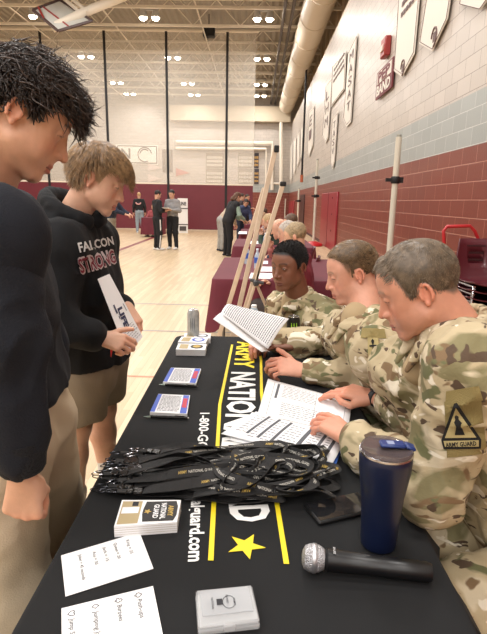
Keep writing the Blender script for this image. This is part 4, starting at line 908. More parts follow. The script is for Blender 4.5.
mk('mesh_head',hb,hm,r); mk('ring',MB().lathe([(.0262,.003),(.0272,.005),(.0272,.010),(.0262,.012)],a_,28,R=R),mat('ring_silver',(190,190,194),.35,.8),r)
L_=np.linalg.norm(e_-a_); mk('handle',MB().lathe([(.0165,-.012),(.0215,-.018),(.0205,-.05),(.0185,-L_*.58),(.0192,-L_*.585),(.0188,-L_+.008),(.016,-L_)],a_,28,R=R),mat('mic_black',(18,18,20),.35),r); b=MB(); text(b,'SHURE',a_+d*.028+A([0,0,.0222]),unit(A([-d[1],d[0],0]))*-1,d,.0045,w=.02,bold=.02,center=True); mk('lettering',b,mat('print_pale',(190,190,192),.5),r,smooth=False)
# tumbler
TB=A([.273,.926,Z0]); r=empty('tumbler',TB,'tall navy blue steel tumbler with clear lid and blue slider','tumbler')
nv=mat('navy_powder',(13,24,54),.42,bump=.05,bscale=1500,coat=.15); hT=.212
mk('body',MB().lathe([(.030,0),(.0355,.003),(.037,.012),(.0385,.05),(.0435,.12),(.0515,.175),(.053,.2),(.0528,hT-.004),(.051,hT)],TB,48),nv,r,smooth=None)
mk('rim',MB().lathe([(.0512,hT-.001),(.0535,hT+.001),(.0530,hT+.005),(.0500,hT+.006),(.049,hT)],TB,48),CHR,r)
lidm=mat('lid_clear',(104,92,92),.12,alpha=.6,coat=.6); mk('lid',MB().lathe([(.050,hT+.002),(.052,hT+.008),(.050,hT+.012),(.044,hT+.009),(.002,hT+.007)],TB,48),lidm,r)
mk('gasket',MB().lathe([(.0505,hT+.002),(.0525,hT+.004),(.0505,hT+.006)],TB,48),mat('gasket',(96,84,84),.3,.3),r)
sl=mat('slider_blue',(34,54,112),.35); t=TB+A([0,0,hT]); b=MB(); b.box(t+A([.012,.004,.0155]),(.05,.026,.008),R=rotz(-.05),bev=.003); b.box(t+A([.047,.003,.012]),(.022,.024,.008),R=rotz(-.05)@A([[.93,0,.36],[0,1,0],[-.36,0,.93]]),bev=.003); sl_o=mk('slider',b,sl,r)
mk('slider_mark',MB().box(t+A([.008,.003,.0198]),(.014,.014,.0006)),mat('slider_pale',(140,150,180),.4),r,smooth=False)
# ---------------------------------------------------------------- papers in front of the nearest soldier
def sheet(P,zs,lab,name='form_sheet',prints=None,m=PAP,group='loose forms',th=.0006,bow=0.):
    P=[A([p[0],p[1],z]) for p,z in zip(P,zs)]; n=12; b=MB(); f=lambda s,t:(P[0]*(1-s)*(1-t)+P[1]*s*(1-t)+P[2]*s*t+P[3]*(1-s)*t)+A([0,0,bow*math.sin(PI*s)*math.sin(PI*t)])
    vs=[f(i/n,j/n) for j in range(n+1) for i in range(n+1)]; k=(n+1)**2
    fs=[(j*(n+1)+i,j*(n+1)+i+1,(j+1)*(n+1)+i+1,(j+1)*(n+1)+i) for j in range(n) for i in range(n)]
    b.add(vs,fs); r=empty(name,np.mean(P,axis=0),lab,'paper',group); mk('page',b,m,r,smooth=True,solid=-th)
    if prints:
        b=MB(); e=A([0,0,.0012])
        for kind,s0,t0,s1,t1,nl,sd in prints:
            g=random.Random(sd)
            if kind=='bar': 
                for i in range(16):
                    a0=t0+(t1-t0)*i/16;a1=t0+(t1-t0)*(i+1)/16; b.add([f(s0,a0)+e,f(s1,a0)+e,f(s1,a1)+e,f(s0,a1)+e],[(0,1,2,3)])
            elif kind=='line':
                d=(f(s1,t1)-f(s0,t0)); pts=[f(s0+(s1-s0)*i/8,t0+(t1-t0)*i/8)+e for i in range(9)]; b.tube(pts,.0006,4)
            else:
                for i in range(nl):
                    t=t0+(t1-t0)*(i+.5)/nl; dt=(t1-t0)/nl*.11; s=s0
                    while s<s1-.01:
                        l=g.uniform(.02,.07); a1=min(s+l,s1); b.add([f(s,t-dt)+e,f(a1,t-dt)+e,f(a1,t+dt)+e,f(s,t+dt)+e],[(0,1,2,3)]); s=a1+g.uniform(.008,.02)
        mk('print',b,mat('ink_soft',(84,86,92),.7),r,smooth=False)
    return f
Q=lambda u,v,z:PZ(u,v,z)
mk('folder',slab([q(262,448),q(336,464.5),q(346,440),q(275,425)],.002),mat('folder_blue',(60,110,205),.5),label='blue folder showing under the near edge of the forms',cat='folder',smooth=False)
sheet([Q(229,440,.756),Q(325,463,.756),Q(345,432,.756),Q(252,412,.756)],[.7555]*4,'white form lying lowest in the pile in front of the nearest soldier',bow=.001)
sheet([Q(257,416,.765),Q(347,438,.765),Q(352,401,.763),Q(268,378,.763)],[.765,.765,.760,.760],'white form with a heading and columns, farther half of the pile',prints=[('bar',.14,.50,.17,.92,1,1),('txt',.22,.56,.62,.92,8,2),('txt',.24,.12,.9,.44,7,2),('line',.1,.06,.94,.06,0,0),('line',.94,.06,.94,.94,0,0),('line',.1,.06,.1,.94,0,0),('line',.62,.1,.62,.9,0,0)],bow=.004)
sheet([Q(221,432,.768),Q(333,461,.768),Q(347,437,.774),Q(256,411,.774)],[.762,.762,.772,.772],'white form with thick black bars, nearest the lanyard pile',prints=[('bar',.17,.2,.20,.95,1,1),('bar',.29,.15,.32,.95,1,1),('bar',.42,.15,.45,.95,1,1),('bar',.64,.08,.68,.95,1,1),('bar',.80,.08,.83,.9,1,1),('bar',.90,.08,.93,.9,1,1),('txt',.06,.2,.16,.9,8,5),('txt',.21,.1,.28,.9,9,6),('txt',.33,.1,.41,.9,9,7),('txt',.47,.1,.62,.9,9,8),('txt',.7,.1,.79,.9,9,9),('txt',.85,.1,.89,.9,9,4)],bow=.004)
# ---------------------------------------------------------------- lanyards
LB=mat('lanyard_black',(20,19,20),.62,bump=.3,bscale=1500); GT=mat('lanyard_gold',(196,166,84),.6); LW=mat('lanyard_white',(214,210,200),.6); BK=mat('buckle_black',(16,16,17),.25)
g=random.Random(11)
lab='black webbing lanyard with gold and white lettering, metal clip and buckle, tangled in the pile'
for i in range(32):
    lay=i/32; y0=1.055+.215*g.random(); x0=-.30+g.uniform(-.035,.035)+.10*max(0,y0-1.18); z=Z0+.003+lay*.042
    x1=g.uniform(.02,.205); yb=1.07+.20*g.random(); dy=g.uniform(-.05,.05)
    P=[(x0+.02,y0),(x0+.12,y0+g.uniform(-.02,.02)),(x0+.22,lerp(y0,yb,.4)+g.uniform(-.03,.03)),(lerp(x0,x1,.72),yb+g.uniform(-.04,.04)),(x1,yb+dy),(x1+.025,yb+dy-.035),(x1-.01,yb+dy-.06),(x1-.10,yb-.05+g.uniform(-.03,.03)),(x0+.28,y0-.03+g.uniform(-.03,.03)),(x0+.14,y0-.012)]
    P=A([(a,min(max(b_,1.055),1.30)) for a,b_ in P])
    t=np.linspace(0,len(P)-1.001,80); pts=[]
    for tt in t:
        k=int(tt); u=tt-k; p0=P[max(k-1,0)];p1=P[k];p2=P[k+1];p3=P[min(k+2,len(P)-1)]
        pts.append(.5*((2*p1)+(-p0+p2)*u+(2*p0-5*p1+4*p2-p3)*u*u+(-p0+3*p1-3*p2+p3)*u**3))
    pts=A(pts); zz=z+.008*np.sin(np.linspace(0,g.uniform(8,16),80)+g.random()*6)+.004; ends=np.clip(np.minimum(np.arange(80),79-np.arange(80))/10,0,1); zz=Z0+.006+(zz-Z0-.006)*(.35+.65*ends)
    C3=np.c_[pts,zz]; T=np.gradient(C3,axis=0); T/=np.linalg.norm(T,axis=1)[:,None]
    tw=g.uniform(.4,1.25)*np.sin(np.linspace(0,g.uniform(4,9),80)+g.random()*6)*ends; wmax=.0120
    W=[];
    for k in range(80):
        s_=unit(np.cross(T[k],[0,0,1])); n_=np.cross(s_,T[k]); W.append((s_*math.cos(tw[k])+n_*math.sin(tw[k]))*wmax)
    W=A(W); C3[:,2]=np.maximum(C3[:,2],Z0+.002+np.abs(W[:,2]))
    r=empty('lanyard',C3[0],lab,'lanyard','black lanyards in the tangled pile')
    st=mk('strap',MB().ribbon(C3,W,.0018),LB,r,smooth=False)
    s=np.r_[0,np.cumsum(np.linalg.norm(np.diff(C3,axis=0),axis=1))]; Nn=np.cross(W,T); Nn/=np.linalg.norm(Nn,axis=1)[:,None]; Nn*=np.sign(Nn[:,2:3]+1e-9)
    if i>6:
        bg,bw=MB(),MB()
        def fn(x,y,off):
            xx=off+x; c=np.stack([np.interp(xx,s,C3[:,a]) for a in range(3)],1); ww=np.stack([np.interp(xx,s,W[:,a]) for a in range(3)],1); nn=np.stack([np.interp(xx,s,Nn[:,a]) for a in range(3)],1)
            return c-ww*((y-.0035)/wmax)[:,None]+nn*.0016
        off=.10+g.random()*.05
        while off<s[-1]-.16:
            text(bg,'ARMY',None,None,None,.0075,w=.022,bold=.01,fn=lambda x,y:fn(x,y,off)); text(bw,'NATIONAL GUARD',None,None,None,.0068,w=.066,bold=.005,fn=lambda x,y:fn(x,y,off+.026)); off+=.125
        mk('gold_word',bg,GT,st,smooth=False); mk('pale_words',bw,LW,st,smooth=False)
    # buckle + clip at the left end
    d=unit(C3[0]-C3[4]); d[2]=0; d=unit(d+A([0,g.uniform(-.25,.25),0])); side=A([-d[1],d[0],0]); R=np.stack([d,side,A([0,0,1])],1); o=C3[0].copy(); o[2]=max(o[2],Z0+.006)
    b=MB(); b.box(o+d*.012,(.022,.023,.007),R=R,bev=.002); b.box(o+d*.032,(.016,.017,.006),R=R,bev=.002); mk('buckle',b,BK,r)
    mk('lower_strap',MB().box(o+d*.050,(.024,.014,.0025),R=R),LB,r,smooth=False)
    b=MB(); e=o+d*.066; b.tube([e+d*(.012*math.cos(a)*1.25+.010)+side*(.007*math.sin(a)) for a in np.linspace(-2.6,2.6,12)],.0014,6); b.lathe([(.003,0),(.004,.004),(.003,.008)],e-A([0,0,.003]),10); mk('clip',b,mat('clip_metal',(120,118,120),.25,1.) if i%2 else mat('clip_dark',(50,50,54),.3,.8),r)
# ---------------------------------------------------------------- bottles, papers on the other tables
def bottle(x,y,z,lab,h=.2,cap=(235,235,235)):
    r=empty('water_bottle',(x,y,z),lab,'bottle','water bottles on the tables'); pl=mat('pet',(205,222,232),.1,alpha=.55,coat=.5)
    mk('body',MB().lathe([(.02,0),(.031,.006),(.032,.06),(.030,.09),(.032,.12),(.030,.145),(.016,.175),(.013,.18),(.013,h-.012)],(x,y,z),20),pl,r); mk('label',MB().lathe([(.0325,.065),(.0325,.125)],(x,y,z),20),mat('label_blue',(52,92,176),.5),r,smooth=False); mk('cap',MB().lathe([(.014,h-.016),(.0145,h-.002),(.012,h)],(x,y,z),14),mat('cap%d'%cap[0],cap,.4),r)
for u,v,l in((246.8,264,'clear water bottle with blue label, left one on the nearest maroon table'),(257,269,'clear water bottle with blue label, right one on the nearest maroon table'),(265,246.5,'clear water bottle with blue label on the second maroon table')):
    p=PZ(u,v,.753); bottle(p[0],p[1],.753,l,.215,(225,235,245))
p=PZ(253,333,Z0); bottle(.0,2.47,Z0,'clear water bottle with white cap behind the held-up sheets',.19)
for i,(a_,l) in enumerate([([(249,278.5),(276,279),(276,273.5),(251,273)],'white sheet lying on the nearest maroon table, front one'),([(254,271.5),(276,271.8),(276,267),(256,266.6)],'white sheet lying on the nearest maroon table, middle one'),([(257,264),(268,264),(268,261),(258,261)],'small white sheet lying on the nearest maroon table, far one'),([(250,244),(262,244),(262,241),(251,241)],'white sheet on the second maroon table'),([(238,234),(247,234),(247,231.5),(239,231.5)],'white sheet on the third maroon table beside the leaning visitors')]):
    P=[PZ(u,v,.7535) for u,v in a_]; mk('paper_sheet',MB().prism(P,(0,0,1),.002),PAP,label=l,cat='paper',group='papers on the maroon tables',smooth=False)
# ---------------------------------------------------------------- chairs and cart
MP=mat('maroon_plastic',(84,26,36),.35,coat=.2)
def shell(org=0):
    n=14; m=16; vs=[]; prof=[]
    for j in range(n+1):
        t=j/n
        if t<.5: s=t/.5; y=.22-.42*s; z=.44-.015*math.sin(s*PI)-.01*s
        else: s=(t-.5)/.5; y=-.20-.07*s-.03*math.sin(min(s*3,1)*PI/2); z=.43+.37*s**1.05
        prof.append((y,z,t))
    for (y,z,t) in prof:
        w=.21 if t<.5 else .21-.035*(t-.5)/.5
        for i in range(m+1):
            x=(i/m*2-1); cup=.035*abs(x)**3; xx=w*(x-.05*np.sign(x)*max(0,(t-.85)/.15)*abs(x)**6); vs.append((xx,y+(cup if t>.5 else 0),z+(cup if t<=.5 else 0)))
    fs=[(j*(m+1)+i,j*(m+1)+i+1,(j+1)*(m+1)+i+1,(j+1)*(m+1)+i) for j in range(n) for i in range(m) if not (j in(10,11) and 5<=i<=10 and not (j==11 and False)) or j==-1]
    return vs,fs
def chair():
    r=empty('school_chair',(0,0,0)); v,f=shell(); mk('seat_shell',MB().add(v,f),MP,r,smooth=True,solid=.008)
    mk('handle_slot',MB().box((0,-.278,.735),(.17,.006,.012)),mat('slot_dark',(50,16,22),.5),r,smooth=False)
    for s in(-1,1):
        mk('leg',MB().tube([(s*.17,.16,.425),(s*.19,.19,.36),(s*.21,.22,.011)],.011,8),CHR,r); mk('leg',MB().tube([(s*.17,-.14,.42),(s*.19,-.18,.36),(s*.21,-.24,.011)],.011,8),CHR,r)
    for s in(-1,1): mk('seat_rail',MB().tube([(s*.17,.17,.427),(s*.17,-.15,.42)],.011,8),CHR,r)
    return r
ch0=chair(); base=PY(478,285,4.35)
x_,y_=2.0,4.35
nm=['lowest','second lowest','middle','second from top','topmost']
for i in range(5):
    o=ch0 if i==0 else copy_tree(ch0); place(o,(x_,y_-.006*i,.10+.065*i),PI,label='maroon plastic school chair in the stack by the red wall, '+nm[i]); o['category']='chair'; o['group']='stacked maroon chairs'
rr=empty('chair_cart',(x_,y_,0),'red tubular chair cart holding the stacked maroon chairs','cart'); RP=mat('red_paint',(176,34,40),.35)
hx=[PY(444,268,4.75),PY(444,240,4.75),PY(443.5,231,4.75),PY(447,226.5,4.75),PY(470,226,4.75),PY(474.5,231,4.75),PY(481,245,4.75),PY(486,270,4.75)]; hx=A(hx); bot0=A([hx[0][0],4.75,.09]); bot1=A([hx[-1][0],4.75,.09])
mk('handle',MB().tube([bot0]+list(hx)+[bot1],.016,10),RP,rr,smooth=True)
b=MB(); b.tube([bot0,(bot0[0],4.05,.085)],.016,8); b.tube([bot1,(bot1[0],4.05,.085)],.016,8); b.tube([(bot0[0],4.05,.085),(bot1[0],4.05,.085)],.016,8); mk('frame',b,RP,rr)
for x in(bot0[0],bot1[0]):
    for y in(4.08,4.72): mk('wheel',MB().lathe([(.02,-.012),(.035,-.01),(.035,.01),(.02,.012)],(x,y,.036),14,R=A([[0,0,1],[0,1,0],[-1,0,0]])),BLKM,rr)
def chair_at(x,y,rz,l): o=copy_tree(ch0); place(o,(x,y,0),rz,label=l); o['category']='chair'; o['group']='chairs behind the tables'; return o
# ---------------------------------------------------------------- easel
WD=mat('easel_wood',(206,184,160),.5,var=.1,scale=12)
r=empty('easel',(0,3.3,0),'tall pale wooden tripod easel standing past the end of the black table','easel')
def bar(p,q_,w,name='leg',t=.02):
    p,q_=A(p),A(q_); d=unit(q_-p); s=unit(np.cross(d,[0,1,.0])); n_=np.cross(d,s); mk(name,MB().box((p+q_)/2,(np.linalg.norm(q_-p),w,t),R=np.stack([d,s,n_],1),bev=.003),WD,r)
def toground(p,q_): p,q_=A(p),A(q_); d=q_-p; return p+d*((.01-p[2])/d[2])
a=PY(276,146,3.1);b_=PY(239,308,3.1); bar(a,toground(a,b_),.030)
a2=PY(283,184,3.3);b2=PY(245,309,3.3); bar(a2,toground(a2,b2),.030)
a3=PY(264.5,188,3.7);b3=PY(243,258,3.7); bar(a3,toground(a3,b3),.034)
a4=PY(270,236,3.25);b4=PY(247,310,3.25); bar(a4,toground(a4,b4),.018)
j=PY(256,283,3.25); e=PY(271.5,319,3.35); bar(j,toground(j,e),.018); bar(j,PY(268,232,3.25),.016)
b=MB(); b.box(j,(.04,.04,.04),bev=.01); b.tube([j-A([.04,0,-.02]),j+A([.05,0,.0])],.012,8); mk('joint',b,mat('joint_grey',(70,70,72),.4),r)
mk('top_clip',MB().box(PY(276.5,149,3.1),(.03,.04,.04),bev=.005),BLKM,r); mk('top_clip',MB().box(PY(283,184,3.3),(.04,.03,.03),bev=.005),BLKM,r)
FINE=True
# =================================================================== near people
HOOD=mat('hoodie_black',(15,17,21),.95,bump=.25,bscale=260,var=.15,scale=8)
HOOD2=mat('hoodie_navy',(19,23,33),.95,bump=.25,bscale=260,var=.15,scale=8)
RIB=mat('rib_knit',(16,18,24),.92,bump=.6,bscale=180)
KH=mat('khaki',(198,182,156),.85,bump=.2,bscale=300,var=.06,scale=6)
SHT=mat('shorts_taupe',(142,128,108),.8,bump=.15,bscale=200,var=.06,scale=8)
BLKC=mat('black_cloth_plain',(20,20,22),.9)
def tag_chair(x,y,rz,l): return chair_at(x,y,rz,l)
def hairmat(n,c,v=.45): return mat('hairm_'+n,c,.42,var=v,scale=70)
# ------------------------------------------------------------------- teenager in the left foreground
def person_a():
    base=(214,166,138); hairc=(34,26,22)
    hd=head_from_ear(PY(17,112,1.02),(.74,.36,-.52),+1,sc=.94)
    nb=PY(-20,214,1.11); J=dict(nb=nb,shR=PY(-6,240,.93),shL=PY(10,225,1.28),pel=PY(4,430,1.12))
    J['che']=PY(-8,300,1.12)
    J['elR']=PY(8,345,.87); J['wrR']=PY(23,471,.87); J['elL']=PY(40,345,1.36); J['wrL']=PY(6,375,1.2)
    p=J['pel']; J['hiR']=p+A([.0,-.095,-.04]); J['hiL']=p+A([0,.095,-.04]); J['knR']=A([p[0]+.03,p[1]-.13,.5]); J['knL']=A([p[0]+.02,p[1]+.15,.5]); J['anR']=A([p[0]-.02,p[1]-.13,.085]); J['anL']=A([p[0]-.04,p[1]+.16,.085])
    root=empty('person',(p[0],p[1],0),'dark-haired person in navy sweatshirt and khaki trousers looking down, leftmost foreground','person')
    b=newbody(); build_head(hd,b,.0026,base,hairc,neck=nb+A([-.0,0,.02]),nr=.055,lid=.1,brow=1.1,lipc=(172,96,86),jaw=.95,nose=1.3)
    addskin(b,torso(J,-.012,fr=(1,0,0)),.014,base)
    for k,s in(('R',1),('L',-1)):
        addskin(b,arm(J,k,-.006),.008,base); addskin(b,leg(J,k,-.01),.014,base)
    hand(b,J['wrR']+A([0,0,-.01]),unit(A([-.12,.05,-1])),(.15,-1,0),1,base,curl=(.9,1.0,1.1,1.1),c2=1.25,thumb=(.6,0,-.4),elbow=J['elR'],s=.98)
    hand(b,J['wrL'],(-.5,.0,-.6),(.2,1,0),-1,base,curl=(.5,.5,.6,.6),elbow=J['elL'])
    finish_body(b,root); eyes(hd,root,(60,40,28))
    # hair: shell, then curly strands swept forwards over the brow
    low=lambda p:float(np.interp(p[1],[-.12,-.07,-.04,-.024,-.006,.010,.022,.035,.05,.07,.11],[-.03,-.03,-.005,.03,.042,.012,.012,.050,.068,.076,.076]))
    hb=MB(); shp=lambda p:(.55+1.2*np.clip((p[2]-.03)/.08,0,1))
    hair_cap(hb,hd,.011,noise=.3,seed=4,low=low,shape=shp); mk('hair',hb,mat('hair_dark_base',(24,18,16),.85),root,smooth=True)
    hs=MB()
    def flow(q,t,g): 
        top=np.clip((q[2]-.03)/.07,0,1); fr=np.clip((q[1]+.02)/.08,0,1)
        return A([.25*np.sign(q[0])*(.3+abs(q[0])/.08)*(1-fr*.6), .35+.75*top*fr+.2, -.55+.45*top+.25*fr*top-.15*t*(q[1]>.04)])
    ln=lambda p,g:(.026+.045*np.clip((p[2]-.03)/.08,0,1))*(.8+.5*g.random())*(.62 if (p[1]>.0 and p[2]<.105) else 1.)
    strands(hs,hd,3000,ln,flow,lift=.23,rad=.0017,seed=3,wob=.42,low=low,clump=.38,seg=8)
    fr=lambda p: 1. if p[1]>.03 and p[2]>.06 else 0.
    strands(hs,hd,420,lambda p,g:.050+.035*g.random(),lambda q,t,g:A([.15*math.sin(q[0]*90),1.15-.2*t,.05-.45*t]),lift=.30,rad=.0017,seed=8,wob=.4,low=low,dens=fr,clump=.45,seg=8)
    hw=MB(); strands(hw,hd,150,lambda p,g:.085+.035*g.random(),lambda q,t,g:flow(q,t,g)+A([0,.1,.35-.3*t]),lift=.36,rad=.0014,seed=77,wob=.55,low=low,clump=.8,seg=11,dens=lambda p:1. if p[2]>.07 else .0)
    mk('stray_locks',hw,hairmat('dark3',(58,43,35),.5),root,smooth=True)
    mk('curls',hs,hairmat('dark2',(44,33,27),.6),root,smooth=True)
    # sweatshirt
    P=torso(J,.032,fr=(1,0,0),sq=1.15)+arm(J,'L',.02)+[cone(J['shR'],lerp(J['shR'],J['elR'],.55),.068,.045,k=.06)]
    P.append(cone(nb+A([-.01,0,-.03]),nb+A([0,0,.015]),.078,.072,k=.03))
    P.append(cone(J['pel']+A([.0,-.05,.08]),J['pel']+A([.0,.05,.08]),.135,k=.05)); mesh_part('sleeve',arm(J,'R',.016),.0075,HOOD2,root,fold=dict(amp=.013,fr=9,seed=7,stretch=(1,1,.8)))
    J2=dict(J); 
    # stop the sleeve at the wrist
    mesh_part('sweatshirt',P,.0075,HOOD2,root,fold=dict(amp=.012,fr=8,seed=2,stretch=(1,1,.55)),clip=[(PY(60,412,1.02),unit(A([-.02,0,-1])))])
    for k in 'RL':
        d=unit(J['wr'+k]-J['el'+k]); w=J['wr'+k]-d*.01; mk('cuff',MB().tube([w-d*.06,w-d*.03,w,w+d*.008],[.050,.048,.044,.039],24),RIB,root)
    hm=J['pel']+A([.02,0,-.055]); bb=MB(); 
    P=[cone(hm+A([0,-.06,.0]),hm+A([0,.06,.0]),.125,k=.05),cone(hm+A([0,-.06,-.03]),hm+A([0,.06,-.03]),.12,k=.03)]
    # hood lying on the back
    pts=[nb+A([.075*math.cos(a)-.01,.10*math.sin(a),.02-.03*math.cos(a)]) for a in np.linspace(.9,2*PI-.9,14)]; PP=[cone(a,c,.030,.030,k=.02) for a,c in zip(pts[:-1],pts[1:])]; PP.append(cone(nb+A([-.09,0,-.02]),nb+A([-.12,0,-.13]),.06,.045,k=.04))
    mesh_part('hood',PP,.006,HOOD2,root,fold=dict(amp=.006,fr=14,seed=5))
    P=[cone(J['pel']+A([0,-.06,.0]),J['pel']+A([0,.06,.0]),.134,k=.05),cone(J['pel']+A([0,-.05,.09]),J['pel']+A([0,.05,.09]),.115,k=.05)]
    for k in 'RL': P+=[cone(J['hi'+k],J['kn'+k],.122,.105,k=.05),cone(J['kn'+k],J['an'+k]+A([0,0,.03]),.105,.085,k=.05)]
    tr=mesh_part('trousers',P,.009,KH,root,fold=dict(amp=.011,fr=7,seed=6,stretch=(1,1,.8)))
    bv=bvh_of(tr); bs=MB()
    pts=[]
    for z in np.linspace(.80,.12,30):
        h=bv.ray_cast(Vector((p[0]+.045,-.5,z)),Vector((0,1,0)),3.); 
        if h[0] is not None: pts.append(A(h[0])+A([0,-.0008,0]))
    if len(pts)>3: bs.tube(pts,.0022,6); mk('side_seam',bs,mat('khaki_seam',(150,134,110),.9),root)
    for k in 'RL': mesh_part('shoe',shoe(J,k,(1,.0)),.008,mat('shoe_white',(225,225,222),.6),root)
person_a()
# ------------------------------------------------------------------- teenager with the folded sheet
def person_b():
    base=(220,174,148); hairc=(122,96,68)
    hd=head_from_ear(PY(90,180,1.74),(.90,.10,-.42),+1,sc=.92)
    nb=PY(70,222,1.83); J=dict(nb=nb,shR=PY(57,250,1.68),shL=PY(92,243,2.0),pel=PY(87,360,1.92)); J['che']=PY(76,285,1.86)
    J['elR']=PY(58,325,1.60); J['wrR']=PY(100,338,1.60); J['elL']=PY(92,318,1.98); J['wrL']=PY(116,327,1.86)
    p=J['pel']; J['hiR']=p+A([.0,-.09,-.03]); J['hiL']=p+A([.02,.09,-.03]); J['knR']=PY(77,425,1.83); J['knL']=PY(103,408,2.04); J['anR']=A([J['knR'][0]-.06,J['knR'][1]+.05,.1]); J['anL']=PY(110,478,2.14)*A([1,1,0])+A([0,0,.12])
    root=empty('person',(p[0],p[1],0),'light-brown-haired person in black falcon hoodie and shorts holding a folded sheet','person')
    root['label']='light-brown-haired person in black lettered hoodie and shorts holding a folded white sheet'
    b=newbody(); build_head(hd,b,.0026,base,(150,120,88),neck=nb+A([0,0,.01]),nr=.050,lid=.25,brow=.45,lipc=(186,104,96),jaw=.92,nose=.6)
    addskin(b,torso(J,-.012),.014,base)
    for k in 'RL': addskin(b,arm(J,k,-.006),.008,base)
    for k in 'RL': addskin(b,[cone(J['hi'+k],J['kn'+k],.078,.055,k=.03),cone(J['kn'+k],lerp(J['kn'+k],J['an'+k],.3)+A([-.012,0,0]),.052,.056,k=.03),cone(lerp(J['kn'+k],J['an'+k],.3)+A([-.012,0,0]),J['an'+k],.056,.036,k=.03)],.007,base)
    # sheet corners in the place
    C=[PY(97.5,279,1.66),PY(109,274,1.74),PY(142.5,337,1.76),PY(127,355,1.66)]
    _n=np.cross(C[1]-C[0],C[2]-C[0]); _d=ray(127,355); C[3]=CC+_d*((_n@(C[0]-CC))/(_n@_d)); sx=unit(C[1]-C[0]); sy=unit(C[0]-C[3]); sn=unit(np.cross(sx,sy)); 
    if sn[1]>0: sn=-sn
    hand(b,J['wrR'],PY(124,344,1.60)-J['wrR'],(.1,-.75,.65),1,base,curl=(.6,.7,.8,.9),c2=1.15,thumb=(0,.1,.3),elbow=J['elR'],s=.86)
    wl=PY(127,306,1.85); J['wrL']=wl; hand(b,wl,PY(143,336,1.77)-wl,(.75,-.35,.5),-1,base,curl=(.4,.45,.5,.55),c2=1.,thumb=(.1,-.2,.1),elbow=J['elL'],s=.93)
    finish_body(b,root); eyes(hd,root,(80,100,110))
    low=lambda p:float(np.interp(p[1],[-.12,-.07,-.04,-.024,-.004,.012,.026,.042,.06,.11],[-.055,-.05,-.01,.046,.052,.036,.044,.066,.078,.080]))
    hb=MB(); hair_cap(hb,hd,.020,noise=.2,seed=9,low=low); mk('hair',hb,hairmat('brown',(112,86,58)),root,smooth=True)
    hs=MB(); crown=A([0,-.05,.12])
    def flow(q,t,g):
        r=q-crown; r[2]*=.3; fr=np.clip((q[1]-.0)/.08,0,1); return unit(r+1e-6)*.9+A([0,.5*fr,-.38+.30*fr-.45*np.clip(t-.2,0,1)*(1-.5*fr)])
    strands(hs,hd,1900,lambda p,g:(.055+.02*np.clip((p[2]-.05)/.08,0,1))*(.8+.4*g.random())*(.6 if (p[1]>.0 and p[2]<.09) else 1.),flow,lift=.25,rad=.00125,seed=13,wob=.10,low=lambda p:low(p)+.012,seg=8)
    strands(hs,hd,420,lambda p,g:.068+.022*g.random(),lambda q,t,g:A([q[0]*2,1.1-.2*t,-.12-.45*t]),lift=.30,rad=.0014,seed=14,wob=.12,low=low,dens=lambda p:1. if p[1]>.02 and p[2]>.075 else 0.,seg=8)
    mk('fringe',hs,hairmat('brown2',(150,120,84),.5),root,smooth=True)
    P=torso(J,.035,sq=1.1)+arm(J,'R',.026)+arm(J,'L',.022)
    P.append(cone(J['pel']+A([.02,-.05,.05]),J['pel']+A([.02,.05,.05]),.135,k=.05))
    hoodie=mesh_part('hoodie',P,.008,HOOD,root,fold=dict(amp=.015,fr=9,seed=12,stretch=(1,1,.6)),clip=[(PY(90,357,1.92),(0,0,-1))])
    up=unit(hd.c-nb)
    fw=A([.93,-.3,0]); sd=A([.3,.93,0])
    pts=[nb+fw*(.085*math.cos(a)+.015)+sd*(.095*math.sin(a))+A([0,0,.045-.045*math.cos(a)]) for a in np.linspace(.35,2*PI-.35,18)]
    PP=[cone(a,c,.027,.027,k=.016) for a,c in zip(pts[:-1],pts[1:])]; pts2=[nb+fw*(.115*math.cos(a)-.01)+sd*(.125*math.sin(a))+A([0,0,.0-.03*math.cos(a)]) for a in np.linspace(1.2,2*PI-1.2,12)]; PP+=[cone(a,c,.034,.034,k=.02) for a,c in zip(pts2[:-1],pts2[1:])]; PP.append(cone(nb-fw*.10,nb-fw*.13+A([0,0,-.13]),.06,.04,k=.05))
    mesh_part('hood',PP,.006,HOOD,root,fold=dict(amp=.005,fr=16,seed=15))
    for k in 'R':
        d=unit(J['wr'+k]-J['el'+k]); w=J['wr'+k]-d*.012; mk('cuff',MB().tube([w-d*.05,w-d*.03,w,w+d*.012],[.047,.044,.040,.036],24),RIB,root)
    # lettering on the chest
    bv=bvh_of(hoodie); O=PY(97,240,1.6); n=unit(CC-O)*A([1,1,1]); n=unit(n); ux=unit(PY(108,237.5,1.6)-PY(80,243,1.6)); uy=unit(np.cross(n,ux)); 
    def chest(s,u,v,hgt,w,m,name,arc=0.,o2=.003,bold=.03):
        V,Fx=text2d(s,bold); sc=hgt/.69; V=A(V)*[w/A(V)[:,0].max(),sc]; V[:,1]+=arc*(1-((V[:,0]-w/2)/(w/2))**2); mb=MB(); decal(mb,bv,PY(u,v,1.6),ux,uy,n,V,Fx,off=o2+.005); mk(name,mb,m,root,smooth=False)
    wc=np.linalg.norm(PY(108.5,237,1.66)-PY(79,252,1.66))
    chest('FALCON',79.5,252.5,.030,wc*1.12,mat('letter_white',(205,205,205),.7),'lettering',.0)
    chest('STRONG',80.5,274,.048,wc*1.18,mat('letter_pale',(190,176,178),.7),'lettering',0.,.0025,.075)
    chest('STRONG',80.8,273.6,.045,wc*1.16,mat('letter_maroon',(122,34,52),.7),'lettering',0.,.0045,.02)
    # sheet
    m=MB(); m.prism(C,sn,.002); sh=mk('folded_sheet',m,PAP,label='folded white printed sheet held by the person in the lettered hoodie',cat='paper',smooth=False)
    m=MB(); f=lambda s,t:C[3]*(1-s)*(1-t)+C[2]*s*(1-t)+C[0]*(1-s)*t+C[1]*s*t; g=random.Random(5)
